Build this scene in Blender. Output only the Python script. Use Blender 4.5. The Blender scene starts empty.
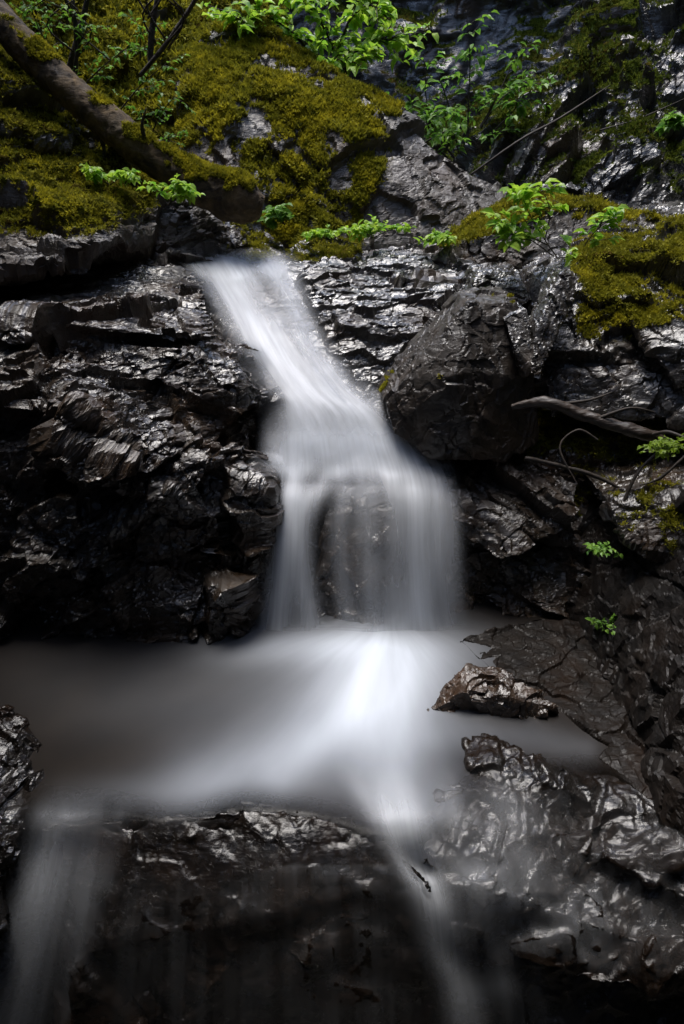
import bpy, bmesh, math, random
import numpy as np
from mathutils import Vector
from mathutils.bvhtree import BVHTree
R = math.radians
random.seed(7); rng = np.random.default_rng(7)
sc = bpy.context.scene
col = sc.collection

# ------------------------------------------------------------------ camera
PITCH, CAMH, F = R(26.0), 1.5, 683.0
cd = bpy.data.cameras.new('camera'); cam = bpy.data.objects.new('camera', cd); col.objects.link(cam)
cam.location = (0, 0, CAMH); cam.rotation_euler = (R(90) - PITCH, 0, 0)
cd.sensor_fit = 'VERTICAL'; cd.sensor_height = 36; cd.lens = 24.0
cd.clip_start = 0.02; cd.clip_end = 400
sc.camera = cam

# ------------------------------------------------------------------ world, sun, exposure
SUN_EL, SUN_AZ = 76.0, -25.0        # azimuth measured from +Y towards +X: light from behind the falls, a bit from the right
w = bpy.data.worlds.new('World'); sc.world = w; w.use_nodes = True
nt = w.node_tree; bg = nt.nodes['Background']
sky = nt.nodes.new('ShaderNodeTexSky'); sky.sky_type = 'NISHITA'; sky.sun_disc = False
sky.sun_elevation = R(SUN_EL); sky.sun_rotation = R(SUN_AZ); sky.dust_density = 1.5; sky.air_density = 1.0; sky.ozone_density = 1.0
nt.links.new(sky.outputs[0], bg.inputs[0]); bg.inputs[1].default_value = 0.14
sd = bpy.data.lights.new('sun', 'SUN'); sd.energy = 1.2; sd.angle = R(25); sd.color = (1.0, 0.96, 0.90)
so = bpy.data.objects.new('sun', sd); col.objects.link(so)
sdir = Vector((math.sin(R(SUN_AZ)) * math.cos(R(SUN_EL)), math.cos(R(SUN_AZ)) * math.cos(R(SUN_EL)), math.sin(R(SUN_EL))))
so.rotation_euler = (-sdir).to_track_quat('-Z', 'Y').to_euler(); so.location = sdir * 20
vs = sc.view_settings; vs.view_transform = 'Standard'; vs.look = 'None'; vs.exposure = 1.75; vs.gamma = 1; vs.use_curve_mapping = False

# ------------------------------------------------------------------ placing helpers
cP, sP = math.cos(PITCH), math.sin(PITCH)
def pt(px, py, Y=None, z=None):
    """point on the sight line of picture position (px,py) at forward distance Y or at height z"""
    a, b = px - 342.0, 512.0 - py
    d = np.array([a, cP * F + b * sP, -sP * F + b * cP])
    t = Y / d[1] if Y is not None else (z - CAMH) / d[2]
    return np.array([0, 0, CAMH]) + d * t
def proj(p):
    q = p - np.array([0, 0, CAMH]); zc = q[:, 1] * cP - q[:, 2] * sP; yc = q[:, 1] * sP + q[:, 2] * cP
    return 342 + F * q[:, 0] / zc, 512 - F * yc / zc

def tag(o, label=None, cat=None, group=None, kind=None):
    if label: o['label'] = label
    if cat: o['category'] = cat
    if group: o['group'] = group
    if kind: o['kind'] = kind
    return o

# ------------------------------------------------------------------ numpy noise
def _h(i, j, k, s):
    n = (i * 374761393 + j * 668265263 + k * 2147483647 + s * 1274126177) & 0xffffffff
    n = ((n ^ (n >> 13)) * 1274126177) & 0xffffffff
    n = ((n ^ (n >> 16)) * 2246822519) & 0xffffffff
    n = n ^ (n >> 15)
    return (n & 0xffffff) / float(0x1000000)
def vnoise(p, s=0):
    i = np.floor(p).astype(np.int64); f = p - i; f = f * f * f * (f * (f * 6 - 15) + 10)
    r = 0
    for a in (0, 1):
        wa = f[:, 0] if a else 1 - f[:, 0]
        for b in (0, 1):
            wb = f[:, 1] if b else 1 - f[:, 1]
            for c in (0, 1):
                wc = f[:, 2] if c else 1 - f[:, 2]
                r = r + wa * wb * wc * _h(i[:, 0] + a, i[:, 1] + b, i[:, 2] + c, s)
    return r * 2 - 1
def fbm(p, o=4, s=0):
    r = 0; a = 1.0; t = 0
    for k in range(o):
        r = r + a * vnoise(p * 2 ** k + k * 17.3, s + k); t += a; a *= .5
    return r / t
def facet(p, s=0, wdt=.12, tilt=.8):
    """broken-rock relief: a tilted plane per cell, returns height and closeness to a crack"""
    c = np.floor(p - .5).astype(np.int64); N = len(p)
    d1 = np.full(N, 9.); d2 = np.full(N, 9.); h1 = np.zeros(N); h2 = np.zeros(N)
    for a in (0, 1):
        for b in (0, 1):
            for e in (0, 1):
                i, j, k = c[:, 0] + a, c[:, 1] + b, c[:, 2] + e
                q = p - np.stack([i + .15 + .7 * _h(i, j, k, s), j + .15 + .7 * _h(i, j, k, s + 1), k + .15 + .7 * _h(i, j, k, s + 2)], 1)
                d = np.sqrt((q * q).sum(1))
                h = (_h(i, j, k, s + 3) - .5) + tilt * ((_h(i, j, k, s + 4) - .5) * q[:, 0] + (_h(i, j, k, s + 5) - .5) * q[:, 1] + (_h(i, j, k, s + 6) - .5) * q[:, 2]) * 2
                m = d < d1
                d2 = np.where(m, d1, np.minimum(d, d2)); h2 = np.where(m, h1, np.where(d <= d2, h, h2))
                d1 = np.where(m, d, d1); h1 = np.where(m, h, h1)
    e = d2 - d1; t = np.clip(e / wdt, 0, 1); t = t * t * (3 - 2 * t)
    return (h1 + h2) * .5 * (1 - t) + h1 * t, np.exp(-(e / (wdt * .5)) ** 2)

# ------------------------------------------------------------------ node helpers
def newmat(name):
    m = bpy.data.materials.new(name); m.use_nodes = True
    n = m.node_tree.nodes; n.clear(); out = n.new('ShaderNodeOutputMaterial')
    return m, m.node_tree, out
def N(t, kind, **kw):
    n = t.nodes.new('ShaderNode' + kind)
    for k, v in kw.items():
        if k in ('operation', 'blend_type', 'data_type', 'feature', 'attribute_name', 'distance', 'musgrave_type', 'noise_dimensions'): setattr(n, k, v)
    return n
def noise(t, vec, scale, detail=4, rough=.55, dist=0.0):
    n = t.nodes.new('ShaderNodeTexNoise'); n.inputs['Scale'].default_value = scale; n.inputs['Detail'].default_value = detail
    n.inputs['Roughness'].default_value = rough; n.inputs['Distortion'].default_value = dist
    if vec is not None: t.links.new(vec, n.inputs['Vector'])
    return n.outputs['Fac']
def ramp(t, fac, stops, interp='LINEAR'):
    r = t.nodes.new('ShaderNodeValToRGB'); r.color_ramp.interpolation = interp
    e = r.color_ramp.elements
    while len(e) < len(stops): e.new(.5)
    for k, (p, c) in enumerate(stops):
        e[k].position = p; e[k].color = (c, c, c, 1) if not isinstance(c, tuple) else (*c, 1)
    t.links.new(fac, r.inputs[0]); return r.outputs[0]
def mixc(t, fac, a, b):
    m = t.nodes.new('ShaderNodeMix'); m.data_type = 'RGBA'
    for s, v in ((0, fac), (6, a), (7, b)):
        if hasattr(v, 'links') or isinstance(v, bpy.types.NodeSocket): t.links.new(v, m.inputs[s])
        else: m.inputs[s].default_value = v if s == 0 else (*v, 1)
    return m.outputs[2]
def math_(t, op, a, b=None, clamp=False):
    m = t.nodes.new('ShaderNodeMath'); m.operation = op; m.use_clamp = clamp
    for k, v in enumerate((a, b)):
        if v is None: continue
        if isinstance(v, bpy.types.NodeSocket): t.links.new(v, m.inputs[k])
        else: m.inputs[k].default_value = v
    return m.outputs[0]
def bump(t, h, strength, dist, nrm=None):
    b = t.nodes.new('ShaderNodeBump'); b.inputs['Strength'].default_value = strength; b.inputs['Distance'].default_value = dist
    t.links.new(h, b.inputs['Height'])
    if nrm is not None: t.links.new(nrm, b.inputs['Normal'])
    return b.outputs[0]
def setp(t, b, name, v):
    if isinstance(v, bpy.types.NodeSocket): t.links.new(v, b.inputs[name])
    else: b.inputs[name].default_value = (*v, 1) if isinstance(v, tuple) and len(v) == 3 else v

def facet_nodes(t, vec, scale, stretch):
    """height of randomly tilted flat chips of rock"""
    mp = t.nodes.new('ShaderNodeMapping'); mp.inputs['Rotation'].default_value = (R(30), R(20), R(35)); mp.inputs['Scale'].default_value = tuple(scale * k for k in stretch); t.links.new(vec, mp.inputs[0])
    ns = t.nodes.new('ShaderNodeTexNoise'); ns.inputs['Scale'].default_value = .9; ns.inputs['Detail'].default_value = 3; t.links.new(mp.outputs[0], ns.inputs['Vector'])
    sc1 = t.nodes.new('ShaderNodeVectorMath'); sc1.operation = 'SCALE'; sc1.inputs[3].default_value = .4; t.links.new(ns.outputs['Color'], sc1.inputs[0])
    ad = t.nodes.new('ShaderNodeVectorMath'); ad.operation = 'ADD'; t.links.new(mp.outputs[0], ad.inputs[0]); t.links.new(sc1.outputs[0], ad.inputs[1])
    vo = t.nodes.new('ShaderNodeTexVoronoi'); vo.inputs['Scale'].default_value = 1.0; t.links.new(ad.outputs[0], vo.inputs['Vector'])
    df = t.nodes.new('ShaderNodeVectorMath'); df.operation = 'SUBTRACT'; t.links.new(ad.outputs[0], df.inputs[0]); t.links.new(vo.outputs['Position'], df.inputs[1])
    cc = t.nodes.new('ShaderNodeVectorMath'); cc.operation = 'SUBTRACT'; t.links.new(vo.outputs['Color'], cc.inputs[0]); cc.inputs[1].default_value = (.5, .5, .5)
    dt = t.nodes.new('ShaderNodeVectorMath'); dt.operation = 'DOT_PRODUCT'; t.links.new(df.outputs[0], dt.inputs[0]); t.links.new(cc.outputs[0], dt.inputs[1])
    return math_(t, 'ADD', math_(t, 'MULTIPLY', dt.outputs['Value'], 1.6), math_(t, 'MULTIPLY', t_sep(t, vo.outputs['Color']), .25))
def t_sep(t, c):
    n = t.nodes.new('ShaderNodeSeparateColor'); t.links.new(c, n.inputs[0]); return n.outputs[0]
def rock_mat(name, dark, light, rough=(.12, .45), warm=(.10, .055, .025), warm_amt=.35, moss=((.035, .045, .006), (.16, .15, .018)), bumpk=.9, detail=1.0, stretch=(1, 1, 1.8), spec=.5, coat=1.0):
    m, t, out = newmat(name)
    tc = t.nodes.new('ShaderNodeTexCoord').outputs['Object']
    big = noise(t, tc, 3.0 * detail, 5, .6); mid = noise(t, tc, 14 * detail, 6, .65, .6); fine = noise(t, tc, 70 * detail, 4, .6)
    c = mixc(t, ramp(t, mid, [(.35, 0.), (.68, 1.)]), dark, light)
    c = mixc(t, math_(t, 'MULTIPLY', ramp(t, big, [(.48, 0.), (.66, 1.)]), warm_amt), c, warm)
    # thin pale mineral veins and lichen specks
    vo = t.nodes.new('ShaderNodeTexVoronoi'); vo.inputs['Scale'].default_value = 55 * detail; t.links.new(tc, vo.inputs['Vector'])
    spk = math_(t, 'MULTIPLY', ramp(t, vo.outputs['Distance'], [(.05, 1.), (.16, 0.)]), ramp(t, big, [(.5, 0.), (.6, .6)]))
    c = mixc(t, spk, c, tuple(min(1, x * 2.2) for x in light))
    at = t.nodes.new('ShaderNodeAttribute'); at.attribute_name = 'moss'
    mm = math_(t, 'ADD', at.outputs['Fac'], math_(t, 'MULTIPLY', math_(t, 'SUBTRACT', fine, .5), .9))
    mm = ramp(t, mm, [(.38, 0.), (.58, 1.)])
    mc = mixc(t, ramp(t, noise(t, tc, 25 * detail, 4), [(.35, 0.), (.65, 1.)]), moss[0], moss[1])
    mc = mixc(t, ramp(t, noise(t, tc, 4.5 * detail, 4, .6), [(.42, 0.), (.62, .8)]), mc, (.05, .03, .008))
    c = mixc(t, mm, c, mc)
    rg = ramp(t, noise(t, tc, 9 * detail, 5, .7), [(.36, rough[0]), (.66, rough[1])])
    rg = mixc(t, mm, rg, (.95, .95, .95))
    # relief too small for the mesh
    h = None
    act = ramp(t, noise(t, tc, 2.6 * detail, 3), [(.40, .4), (.60, 1.)])
    for sc_, am in ((19 * detail, .5), (40 * detail, .2)):
        f = facet_nodes(t, tc, sc_, stretch)
        if sc_ > 10 * detail: f = math_(t, 'MULTIPLY', f, act)
        f = math_(t, 'MULTIPLY', f, am); h = f if h is None else math_(t, 'ADD', h, f)
    h = math_(t, 'ADD', h, math_(t, 'MULTIPLY', noise(t, tc, 90 * detail, 6, .7), .14))
    mp = t.nodes.new('ShaderNodeMapping'); mp.inputs['Rotation'].default_value = (R(35), R(15), R(25)); mp.inputs['Scale'].default_value = (7 * detail, 16 * detail, 34 * detail); t.links.new(tc, mp.inputs[0])
    h = math_(t, 'ADD', h, math_(t, 'MULTIPLY', noise(t, mp.outputs[0], 1.0, 9, .66, .1), .7))
    hc = math_(t, 'ADD', h, math_(t, 'MULTIPLY', noise(t, tc, 60 * detail, 3, .5), .2))
    cnr = bump(t, hc, .6 * bumpk, .014 / detail)
    nrm = bump(t, h, .7 * bumpk, .016 / detail)
    mb = bump(t, fine, .9, .02 / detail)
    nm = t.nodes.new('ShaderNodeMix'); nm.data_type = 'VECTOR'; t.links.new(mm, nm.inputs[0]); t.links.new(nrm, nm.inputs[4]); t.links.new(mb, nm.inputs[5])
    b = t.nodes.new('ShaderNodeBsdfPrincipled')
    setp(t, b, 'Base Color', c); setp(t, b, 'Roughness', rg); setp(t, b, 'Normal', nm.outputs[1]); b.inputs['IOR'].default_value = 1.5
    t.links.new(math_(t, 'MULTIPLY', math_(t, 'SUBTRACT', 1.0, mm), spec), b.inputs['Specular IOR Level'])
    wet = math_(t, 'MULTIPLY', math_(t, 'SUBTRACT', 1.0, mm), math_(t, 'MULTIPLY', ramp(t, big, [(.36, 1.), (.60, .25)]), coat))
    t.links.new(wet, b.inputs['Coat Weight']); b.inputs['Coat Roughness'].default_value = .07; b.inputs['Coat IOR'].default_value = 1.5; t.links.new(cnr, b.inputs['Coat Normal'])
    t.links.new(b.outputs[0], out.inputs[0]); return m

def simple_mat(name, a, b_, scale=20, rough=.6, bmp=.3, bd=.01, trans=0.0, stretch=None, spec=.5, extra=None):
    m, t, out = newmat(name)
    tc = t.nodes.new('ShaderNodeTexCoord').outputs['Object']
    if stretch:
        mp = t.nodes.new('ShaderNodeMapping'); mp.inputs['Scale'].default_value = stretch; t.links.new(tc, mp.inputs[0]); tc = mp.outputs[0]
    n = noise(t, tc, scale, 5, .6, .3)
    c = mixc(t, ramp(t, n, [(.33, 0.), (.67, 1.)]), a, b_)
    if extra: c = mixc(t, ramp(t, noise(t, tc, extra[1], 4, .6), [(.40, 0.), (.60, .85)]), c, extra[0])
    b = t.nodes.new('ShaderNodeBsdfPrincipled'); setp(t, b, 'Base Color', c); b.inputs['Roughness'].default_value = rough
    b.inputs['Specular IOR Level'].default_value = spec
    if bmp: setp(t, b, 'Normal', bump(t, n, bmp, bd))
    if trans:
        tr = t.nodes.new('ShaderNodeBsdfTranslucent'); t.links.new(c, tr.inputs[0])
        mx = t.nodes.new('ShaderNodeMixShader'); mx.inputs[0].default_value = trans
        t.links.new(b.outputs[0], mx.inputs[1]); t.links.new(tr.outputs[0], mx.inputs[2]); t.links.new(mx.outputs[0], out.inputs[0])
    else: t.links.new(b.outputs[0], out.inputs[0])
    return m

M = {}
M['black_rock'] = rock_mat('wet black rock', (.010, .007, .005), (.036, .026, .018), (.12, .6))
M['slate'] = rock_mat('wet slate', (.014, .012, .011), (.052, .046, .040), (.14, .5), bumpk=.75, warm_amt=.25)
M['brown_rock'] = rock_mat('wet brown rock', (.014, .009, .006), (.05, .032, .020), (.16, .5), warm=(.12, .05, .015), warm_amt=.5)
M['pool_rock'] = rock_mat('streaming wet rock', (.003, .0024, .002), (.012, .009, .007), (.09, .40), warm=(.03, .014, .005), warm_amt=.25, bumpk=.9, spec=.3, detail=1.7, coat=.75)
M['back_rock'] = rock_mat('distant wet cliff', (.006, .006, .006), (.028, .027, .025), (.18, .6), detail=.5, moss=((.02, .03, .004), (.08, .095, .012)), bumpk=1.0)
M['boulder'] = rock_mat('mossy boulder rock', (.028, .024, .020), (.105, .095, .085), (.28, .7), detail=.7, coat=.3)
M['wet_cliff'] = rock_mat('wet grey cliff', (.012, .012, .013), (.055, .053, .052), (.12, .5), detail=.5, moss=((.03, .045, .005), (.10, .12, .012)))
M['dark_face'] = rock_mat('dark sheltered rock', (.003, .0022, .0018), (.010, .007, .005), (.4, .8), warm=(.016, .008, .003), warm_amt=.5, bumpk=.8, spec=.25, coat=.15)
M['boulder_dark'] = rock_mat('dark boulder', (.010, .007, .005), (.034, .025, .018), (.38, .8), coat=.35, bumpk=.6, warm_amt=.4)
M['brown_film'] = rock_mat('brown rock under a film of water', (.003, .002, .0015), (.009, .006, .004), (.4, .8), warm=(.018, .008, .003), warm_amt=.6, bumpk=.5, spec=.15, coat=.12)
M['moss'] = simple_mat('moss blades', (.05, .06, .006), (.50, .44, .03), 14, .8, 0, trans=.35, spec=.2, extra=((.20, .20, .018), 3.2))
M['moss_green'] = simple_mat('green moss blades', (.03, .05, .006), (.12, .15, .018), 10, .8, 0, trans=.35, spec=.2)
M['bark'] = simple_mat('bark', (.010, .007, .004), (.04, .028, .018), 30, .75, .8, .02)
M['wet_wood'] = simple_mat('wet dead wood', (.010, .006, .004), (.05, .034, .024), 60, .45, .8, .008, stretch=(.15, 1, 1))
M['twig'] = simple_mat('twig bark', (.010, .007, .005), (.035, .024, .016), 60, .7, .3, .003)
M['leaf'] = simple_mat('bright leaf', (.12, .34, .025), (.46, .62, .06), 22, .45, 0, trans=.5)
M['leaf_deep'] = simple_mat('shade leaf', (.05, .18, .02), (.24, .42, .045), 22, .5, 0, trans=.45)
M['leaf_yellow'] = simple_mat('yellow green leaf', (.14, .24, .015), (.30, .40, .03), 9, .5, 0, trans=.5)
M['soil'] = simple_mat('forest floor', (.012, .010, .006), (.05, .045, .018), 6, .9, .6, .05)

# ------------------------------------------------------------------ mesh helpers
def to_mesh(name, co, faces=None, loops=None, smooth=True):
    me = bpy.data.meshes.new(name)
    if faces is not None: me.from_pydata([tuple(v) for v in co], [], faces)
    if smooth: me.polygons.foreach_set('use_smooth', [True] * len(me.polygons))
    me.update(); return me
def link(name, me, mat, parent=None, loc=None):
    o = bpy.data.objects.new(name, me); col.objects.link(o); me.materials.clear(); me.materials.append(mat)
    if parent is not None: o.parent = parent
    if loc is not None: o.location = loc
    return o
def verts(me):
    a = np.empty(len(me.vertices) * 3); me.vertices.foreach_get('co', a); return a.reshape(-1, 3)
def normals(me):
    a = np.empty(len(me.vertices) * 3); me.vertices.foreach_get('normal', a); return a.reshape(-1, 3)

def rotm(ax, ay, az):
    from mathutils import Euler
    return np.array(Euler((R(ax), R(ay), R(az))).to_matrix())

def thick(pts, t):
    a = [pt(x, y, z=z) for x, y, z in pts]; return a + [q - np.array([0, 0, t]) for q in a]
TREES = []   # (name, BVH) of rocks the water and plants rest on
RK = {}
def rock(name, pieces, mat, voxel=.008, smooth=3, facets=((3, .05), (9, .02), (26, .007)), rot=(20, 15, 10), stretch=(1, 1, 1),
         moss=None, moss_mat='moss', tuft=0, tuft_len=.012, noise_amp=.004, seed=0, crack=.012, warp=.06, wdt=.03, crisp=True, water=False, **tg):
    """pieces: list of (front points, push-back depth, drop) or raw point lists. Hulls are fused, voxelised, then broken up."""
    bm = bmesh.new()
    for pc in pieces:
        P_ = [pt(*q) if not isinstance(q, np.ndarray) else q for q in pc[0]]
        back = pc[1]
        if back:
            P_ += [q + np.array([0, back, 0]) for q in P_]
        vs_ = [bm.verts.new(q) for q in P_]
        r = bmesh.ops.convex_hull(bm, input=vs_)
        junk = [g for g in set(r['geom_interior'] + r['geom_unused']) if isinstance(g, bmesh.types.BMVert) and g.is_valid]
        bmesh.ops.delete(bm, geom=junk, context='VERTS')
    bmesh.ops.recalc_face_normals(bm, faces=bm.faces)
    me = bpy.data.meshes.new('tmp'); bm.to_mesh(me); bm.free()
    o = bpy.data.objects.new('tmp', me); col.objects.link(o)
    md = o.modifiers.new('r', 'REMESH'); md.mode = 'VOXEL'; md.voxel_size = voxel
    if smooth:
        ms = o.modifiers.new('s', 'SMOOTH'); ms.iterations = smooth; ms.factor = .5
    dg = bpy.context.evaluated_depsgraph_get(); dg.update()
    me2 = bpy.data.meshes.new_from_object(o.evaluated_get(dg)); bpy.data.objects.remove(o)
    co = verts(me2); nr = normals(me2)
    A = rotm(*rot); q = co @ A.T * np.array(stretch) + seed * 3.71
    q = q + warp * np.stack([fbm(co * 5 + 3, 3, seed), fbm(co * 5 + 13, 3, seed + 5), fbm(co * 5 + 29, 3, seed + 9)], 1)
    disp = np.zeros(len(co)); ck = 0
    for k, (s, a) in enumerate(facets):
        h, c = facet(q * s, seed * 11 + k * 7, wdt)
        disp += h * a
        if k < 2: disp -= c * crack * (.8 if k == 0 else .4)
    disp += fbm(co * 30, 4, seed + 3) * noise_amp
    co = co + nr * disp[:, None]
    mk = np.zeros(len(co))
    me2.vertices.foreach_set('co', co.ravel()); me2.update(); nr = normals(me2)
    if moss:
        mk = np.clip(moss(co, nr), 0, 1)
        co = co + nr * (mk * (.008 + .012 * fbm(co * 18, 3, 55)))[:, None]
    base = np.array([co[:, 0].mean(), co[:, 1].mean(), co[:, 2].min()])
    me2.vertices.foreach_set('co', (co - base).ravel())
    at = me2.attributes.new('moss', 'FLOAT', 'POINT'); at.data.foreach_set('value', mk.astype(np.float32))
    me2.polygons.foreach_set('use_smooth', [not crisp] * len(me2.polygons)); me2.update(); me2.name = name
    ob = link(name, me2, M[mat], loc=base); tag(ob, **tg)
    RK[name + str(seed)] = (co, me2)
    polys = [tuple(p.vertices) for p in me2.polygons]
    TREES.append((ob, BVHTree.FromPolygons([tuple(v) for v in co], polys)))
    if tuft:
        nf = len(polys); ctr = np.empty(nf * 3); me2.polygons.foreach_get('center', ctr); ctr = ctr.reshape(-1, 3)
        fn = np.empty(nf * 3); me2.polygons.foreach_get('normal', fn); fn = fn.reshape(-1, 3)
        f0 = np.array([p[0] for p in polys]); fm = mk[f0]
        wc = ctr + base
        view = ((np.array([0, 0, CAMH]) - wc) * fn).sum(1) > -.4
        idx = np.where((fm > .45) & view)[0]
        if len(idx):
            idx = rng.choice(idx, tuft)
            moss_tufts('moss', ctr[idx] + rng.normal(0, voxel * .5, (tuft, 3)), fn[idx], tuft_len, M[moss_mat], ob)
    return ob

def moss_tufts(name, pos, nrm, L, mat, parent):
    n = len(pos); K = 3
    V = np.empty((n, K * 3, 3))
    for k in range(K):
        d = nrm + rng.normal(0, .55, (n, 3)); d[:, 2] += .15; d /= np.linalg.norm(d, axis=1)[:, None]
        s = np.cross(d, rng.normal(0, 1, (n, 3))); s /= np.linalg.norm(s, axis=1)[:, None] + 1e-6
        l = L * rng.uniform(.5, 1.5, (n, 1)); b = pos + rng.normal(0, L * .3, (n, 3))
        V[:, k * 3] = b - s * l * .28; V[:, k * 3 + 1] = b + s * l * .28; V[:, k * 3 + 2] = b + d * l
    V = V.reshape(-1, 3); me = bpy.data.meshes.new(name)
    nt_ = n * K; me.vertices.add(nt_ * 3); me.loops.add(nt_ * 3); me.polygons.add(nt_)
    me.vertices.foreach_set('co', V.ravel()); me.loops.foreach_set('vertex_index', np.arange(nt_ * 3))
    me.polygons.foreach_set('loop_start', np.arange(nt_) * 3); me.polygons.foreach_set('loop_total', np.full(nt_, 3)); me.update(); me.validate()
    o = link(name, me, mat, parent); o['kind'] = 'stuff'; return o

def smoothstep(a, b, x):
    t = np.clip((x - a) / (b - a), 0, 1); return t * t * (3 - 2 * t)
def catmull(P_, n):
    P_ = np.array(P_, float); m = len(P_); t = np.linspace(0, m - 1, n); i = np.clip(t.astype(int), 0, m - 2); f = (t - i)[:, None]
    g = lambda k: P_[np.clip(k, 0, m - 1)]
    a, b, c, d = g(i - 1), g(i), g(i + 1), g(i + 2)
    return .5 * ((2 * b) + (c - a) * f + (2 * a - 5 * b + 4 * c - d) * f ** 2 + (3 * b - a - 3 * c + d) * f ** 3)
def tube(path, rads, seg=10, n=40, bumpy=0., seed=0, sc_=20):
    p = catmull(path, n); r = catmull(np.array(rads)[:, None], n)[:, 0]
    T = np.gradient(p, axis=0); T /= np.linalg.norm(T, axis=1)[:, None]
    up = np.array([.1, .2, 1.]); Nn = np.cross(T, up); Nn /= np.linalg.norm(Nn, axis=1)[:, None]; B = np.cross(Nn, T)
    a = np.linspace(0, 2 * math.pi, seg, endpoint=False)
    V = p[:, None] + r[:, None, None] * (np.cos(a)[None, :, None] * Nn[:, None] + np.sin(a)[None, :, None] * B[:, None])
    V = V.reshape(-1, 3)
    if bumpy:
        c = np.repeat(p, seg, 0); d = V - c; V = c + d * (1 + bumpy * fbm(V * sc_, 4, seed))[:, None]
    fs = [(i * seg + j, (i + 1) * seg + j, (i + 1) * seg + (j + 1) % seg, i * seg + (j + 1) % seg) for i in range(n - 1) for j in range(seg)]
    fs.append(tuple(range(seg))); fs.append(tuple((n - 1) * seg + j for j in range(seg - 1, -1, -1)))
    return V, fs
class MB:
    def __init__(s): s.v = []; s.f = []; s.n = 0
    def add(s, V, F_):
        s.v.append(np.asarray(V)); s.f += [tuple(i + s.n for i in f) for f in F_]; s.n += len(V)
    def build(s, name, mat, parent=None, org=(0, 0, 0), smooth=True):
        me = to_mesh(name, np.concatenate(s.v) - np.array(org), s.f, smooth=smooth)
        return link(name, me, mat, parent)
#@@STRUCT
# ================================================================== SETTING
def plane(name, x0, x1, y0, y1, z, mat, label=None):
    me = to_mesh(name, [(x0, y0, z), (x1, y0, z), (x1, y1, z), (x0, y1, z)], [(0, 1, 2, 3)]); o = link(name, me, mat); tag(o, kind='structure'); return o
plane('ground', -150, 150, -150, 150, -2.6, M['soil'])

def moss_px(box_fn, scale=9, thr=0., up=.25, upk=1.2, soft=.35):
    """moss grows where the face looks upward, in ragged patches, inside a rough region"""
    def f(co, nr):
        x, y = proj(co)
        n = fbm(co * scale, 4, 77) + .5 * fbm(co * scale * .3, 2, 99)
        return smoothstep(-soft, soft, n - thr + (nr[:, 2] - up) * upk) * box_fn(x, y, co)
    return f
def rnd(a, b, c, d): return np.array([a, b, c, d])
W = lambda *a: np.array(a, float)

# cliff behind the falls; unseen side and rear gorge walls added to block sky
def terrain(name, xs, ys, zf, mat, moss=None, tuft=0, tl=.03, moss_mat='moss_green', amp=((.6, .35), (1.8, .14), (5, .05), (14, .018)), seed=3, n=(260, 260), **tg):
    u, v = np.meshgrid(np.linspace(0, 1, n[0]), np.linspace(0, 1, n[1]))
    co = zf(u.ravel(), v.ravel())
    fs = [(j * n[0] + i, j * n[0] + i + 1, (j + 1) * n[0] + i + 1, (j + 1) * n[0] + i) for j in range(n[1] - 1) for i in range(n[0] - 1)]
    me = to_mesh(name, co, fs); nr = normals(me)
    q = co @ rotm(25, 10, 30).T * np.array([1, 1, 1.5])
    q = q + .15 * np.stack([fbm(co * 2, 3, 1), fbm(co * 2 + 9, 3, 2), fbm(co * 2 + 19, 3, 4)], 1)
    d = np.zeros(len(co))
    for k, (s, a) in enumerate(amp): d += facet(q * s, seed + k * 9, .14)[0] * a
    co = co + nr * d[:, None]
    me.vertices.foreach_set('co', co.ravel()); me.update(); nr = normals(me)
    mk = np.clip(moss(co, nr), 0, 1) if moss else np.zeros(len(co))
    at = me.attributes.new('moss', 'FLOAT', 'POINT'); at.data.foreach_set('value', mk.astype(np.float32))
    ob = link(name, me, M[mat]); tag(ob, kind='structure', **tg)
    TREES.append((ob, BVHTree.FromPolygons([tuple(x) for x in co], fs)))
    if tuft:
        idx = np.where(mk > .5)[0]; idx = rng.choice(idx, tuft)
        moss_tufts('moss', co[idx] + rng.normal(0, .012, (tuft, 3)), nr[idx], tl, M[moss_mat], ob)
    return ob

def back_cliff(u, v):
    x = -4.5 + 10 * u
    # steep back wall of the gorge, nearer on the right
    y0 = 7.6 - .9 * smoothstep(.3, 1, u) - .5 * smoothstep(.25, 0, u)
    z = .3 + 5.2 * v
    y = y0 + (v - .2) * 1.6 + .25 * np.sin(x * 1.7)
    return np.stack([x, y, z], 1)
terrain('cliff', 0, 0, back_cliff, 'back_rock', moss=moss_px(lambda x, y, c: np.ones_like(x) * .9, 2.2, .15, .2, 1.0), tuft=30000, tl=.028, n=(420, 300), seed=5)
def flank(side, name, far):
    def f(u, v):
        y = -6 + 14.5 * u
        x = side * (2.35 + .25 * np.sin(y * .9) - (far * v * (1 - smoothstep(.9, 2.5, y))) + .7 * smoothstep(3.0, 5.5, y) * (1 if side > 0 else .6))  # walls lean inward near the viewer to shade the foreground
        return np.stack([x if side < 0 else x, y, -2.6 + 9.0 * v], 1) if side > 0 else np.stack([x, y, -2.6 + 9.0 * v], 1)
    return terrain(name, 0, 0, f, 'back_rock', moss=moss_px(lambda x, y, c: np.ones_like(x) * .8, 2.2, .2, .2, 1.0), n=(200, 120), seed=9, amp=((.6, .35), (1.8, .14), (5, .05)))
flank(-1, 'gorge_shade_wall', 1.2)
flank(1, 'gorge_shade_wall', 2.2)
def rear(u, v):
    return np.stack([-5 + 10 * u, -2.6 + .9 * v + .3 * np.sin(u * 9), -2.6 + 6.6 * v], 1)  # out of view; height chosen for how much skylight it lets in
terrain('gorge_shade_wall', 0, 0, rear, 'back_rock', n=(120, 90), seed=12, amp=((.6, .35), (1.8, .14)))

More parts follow.
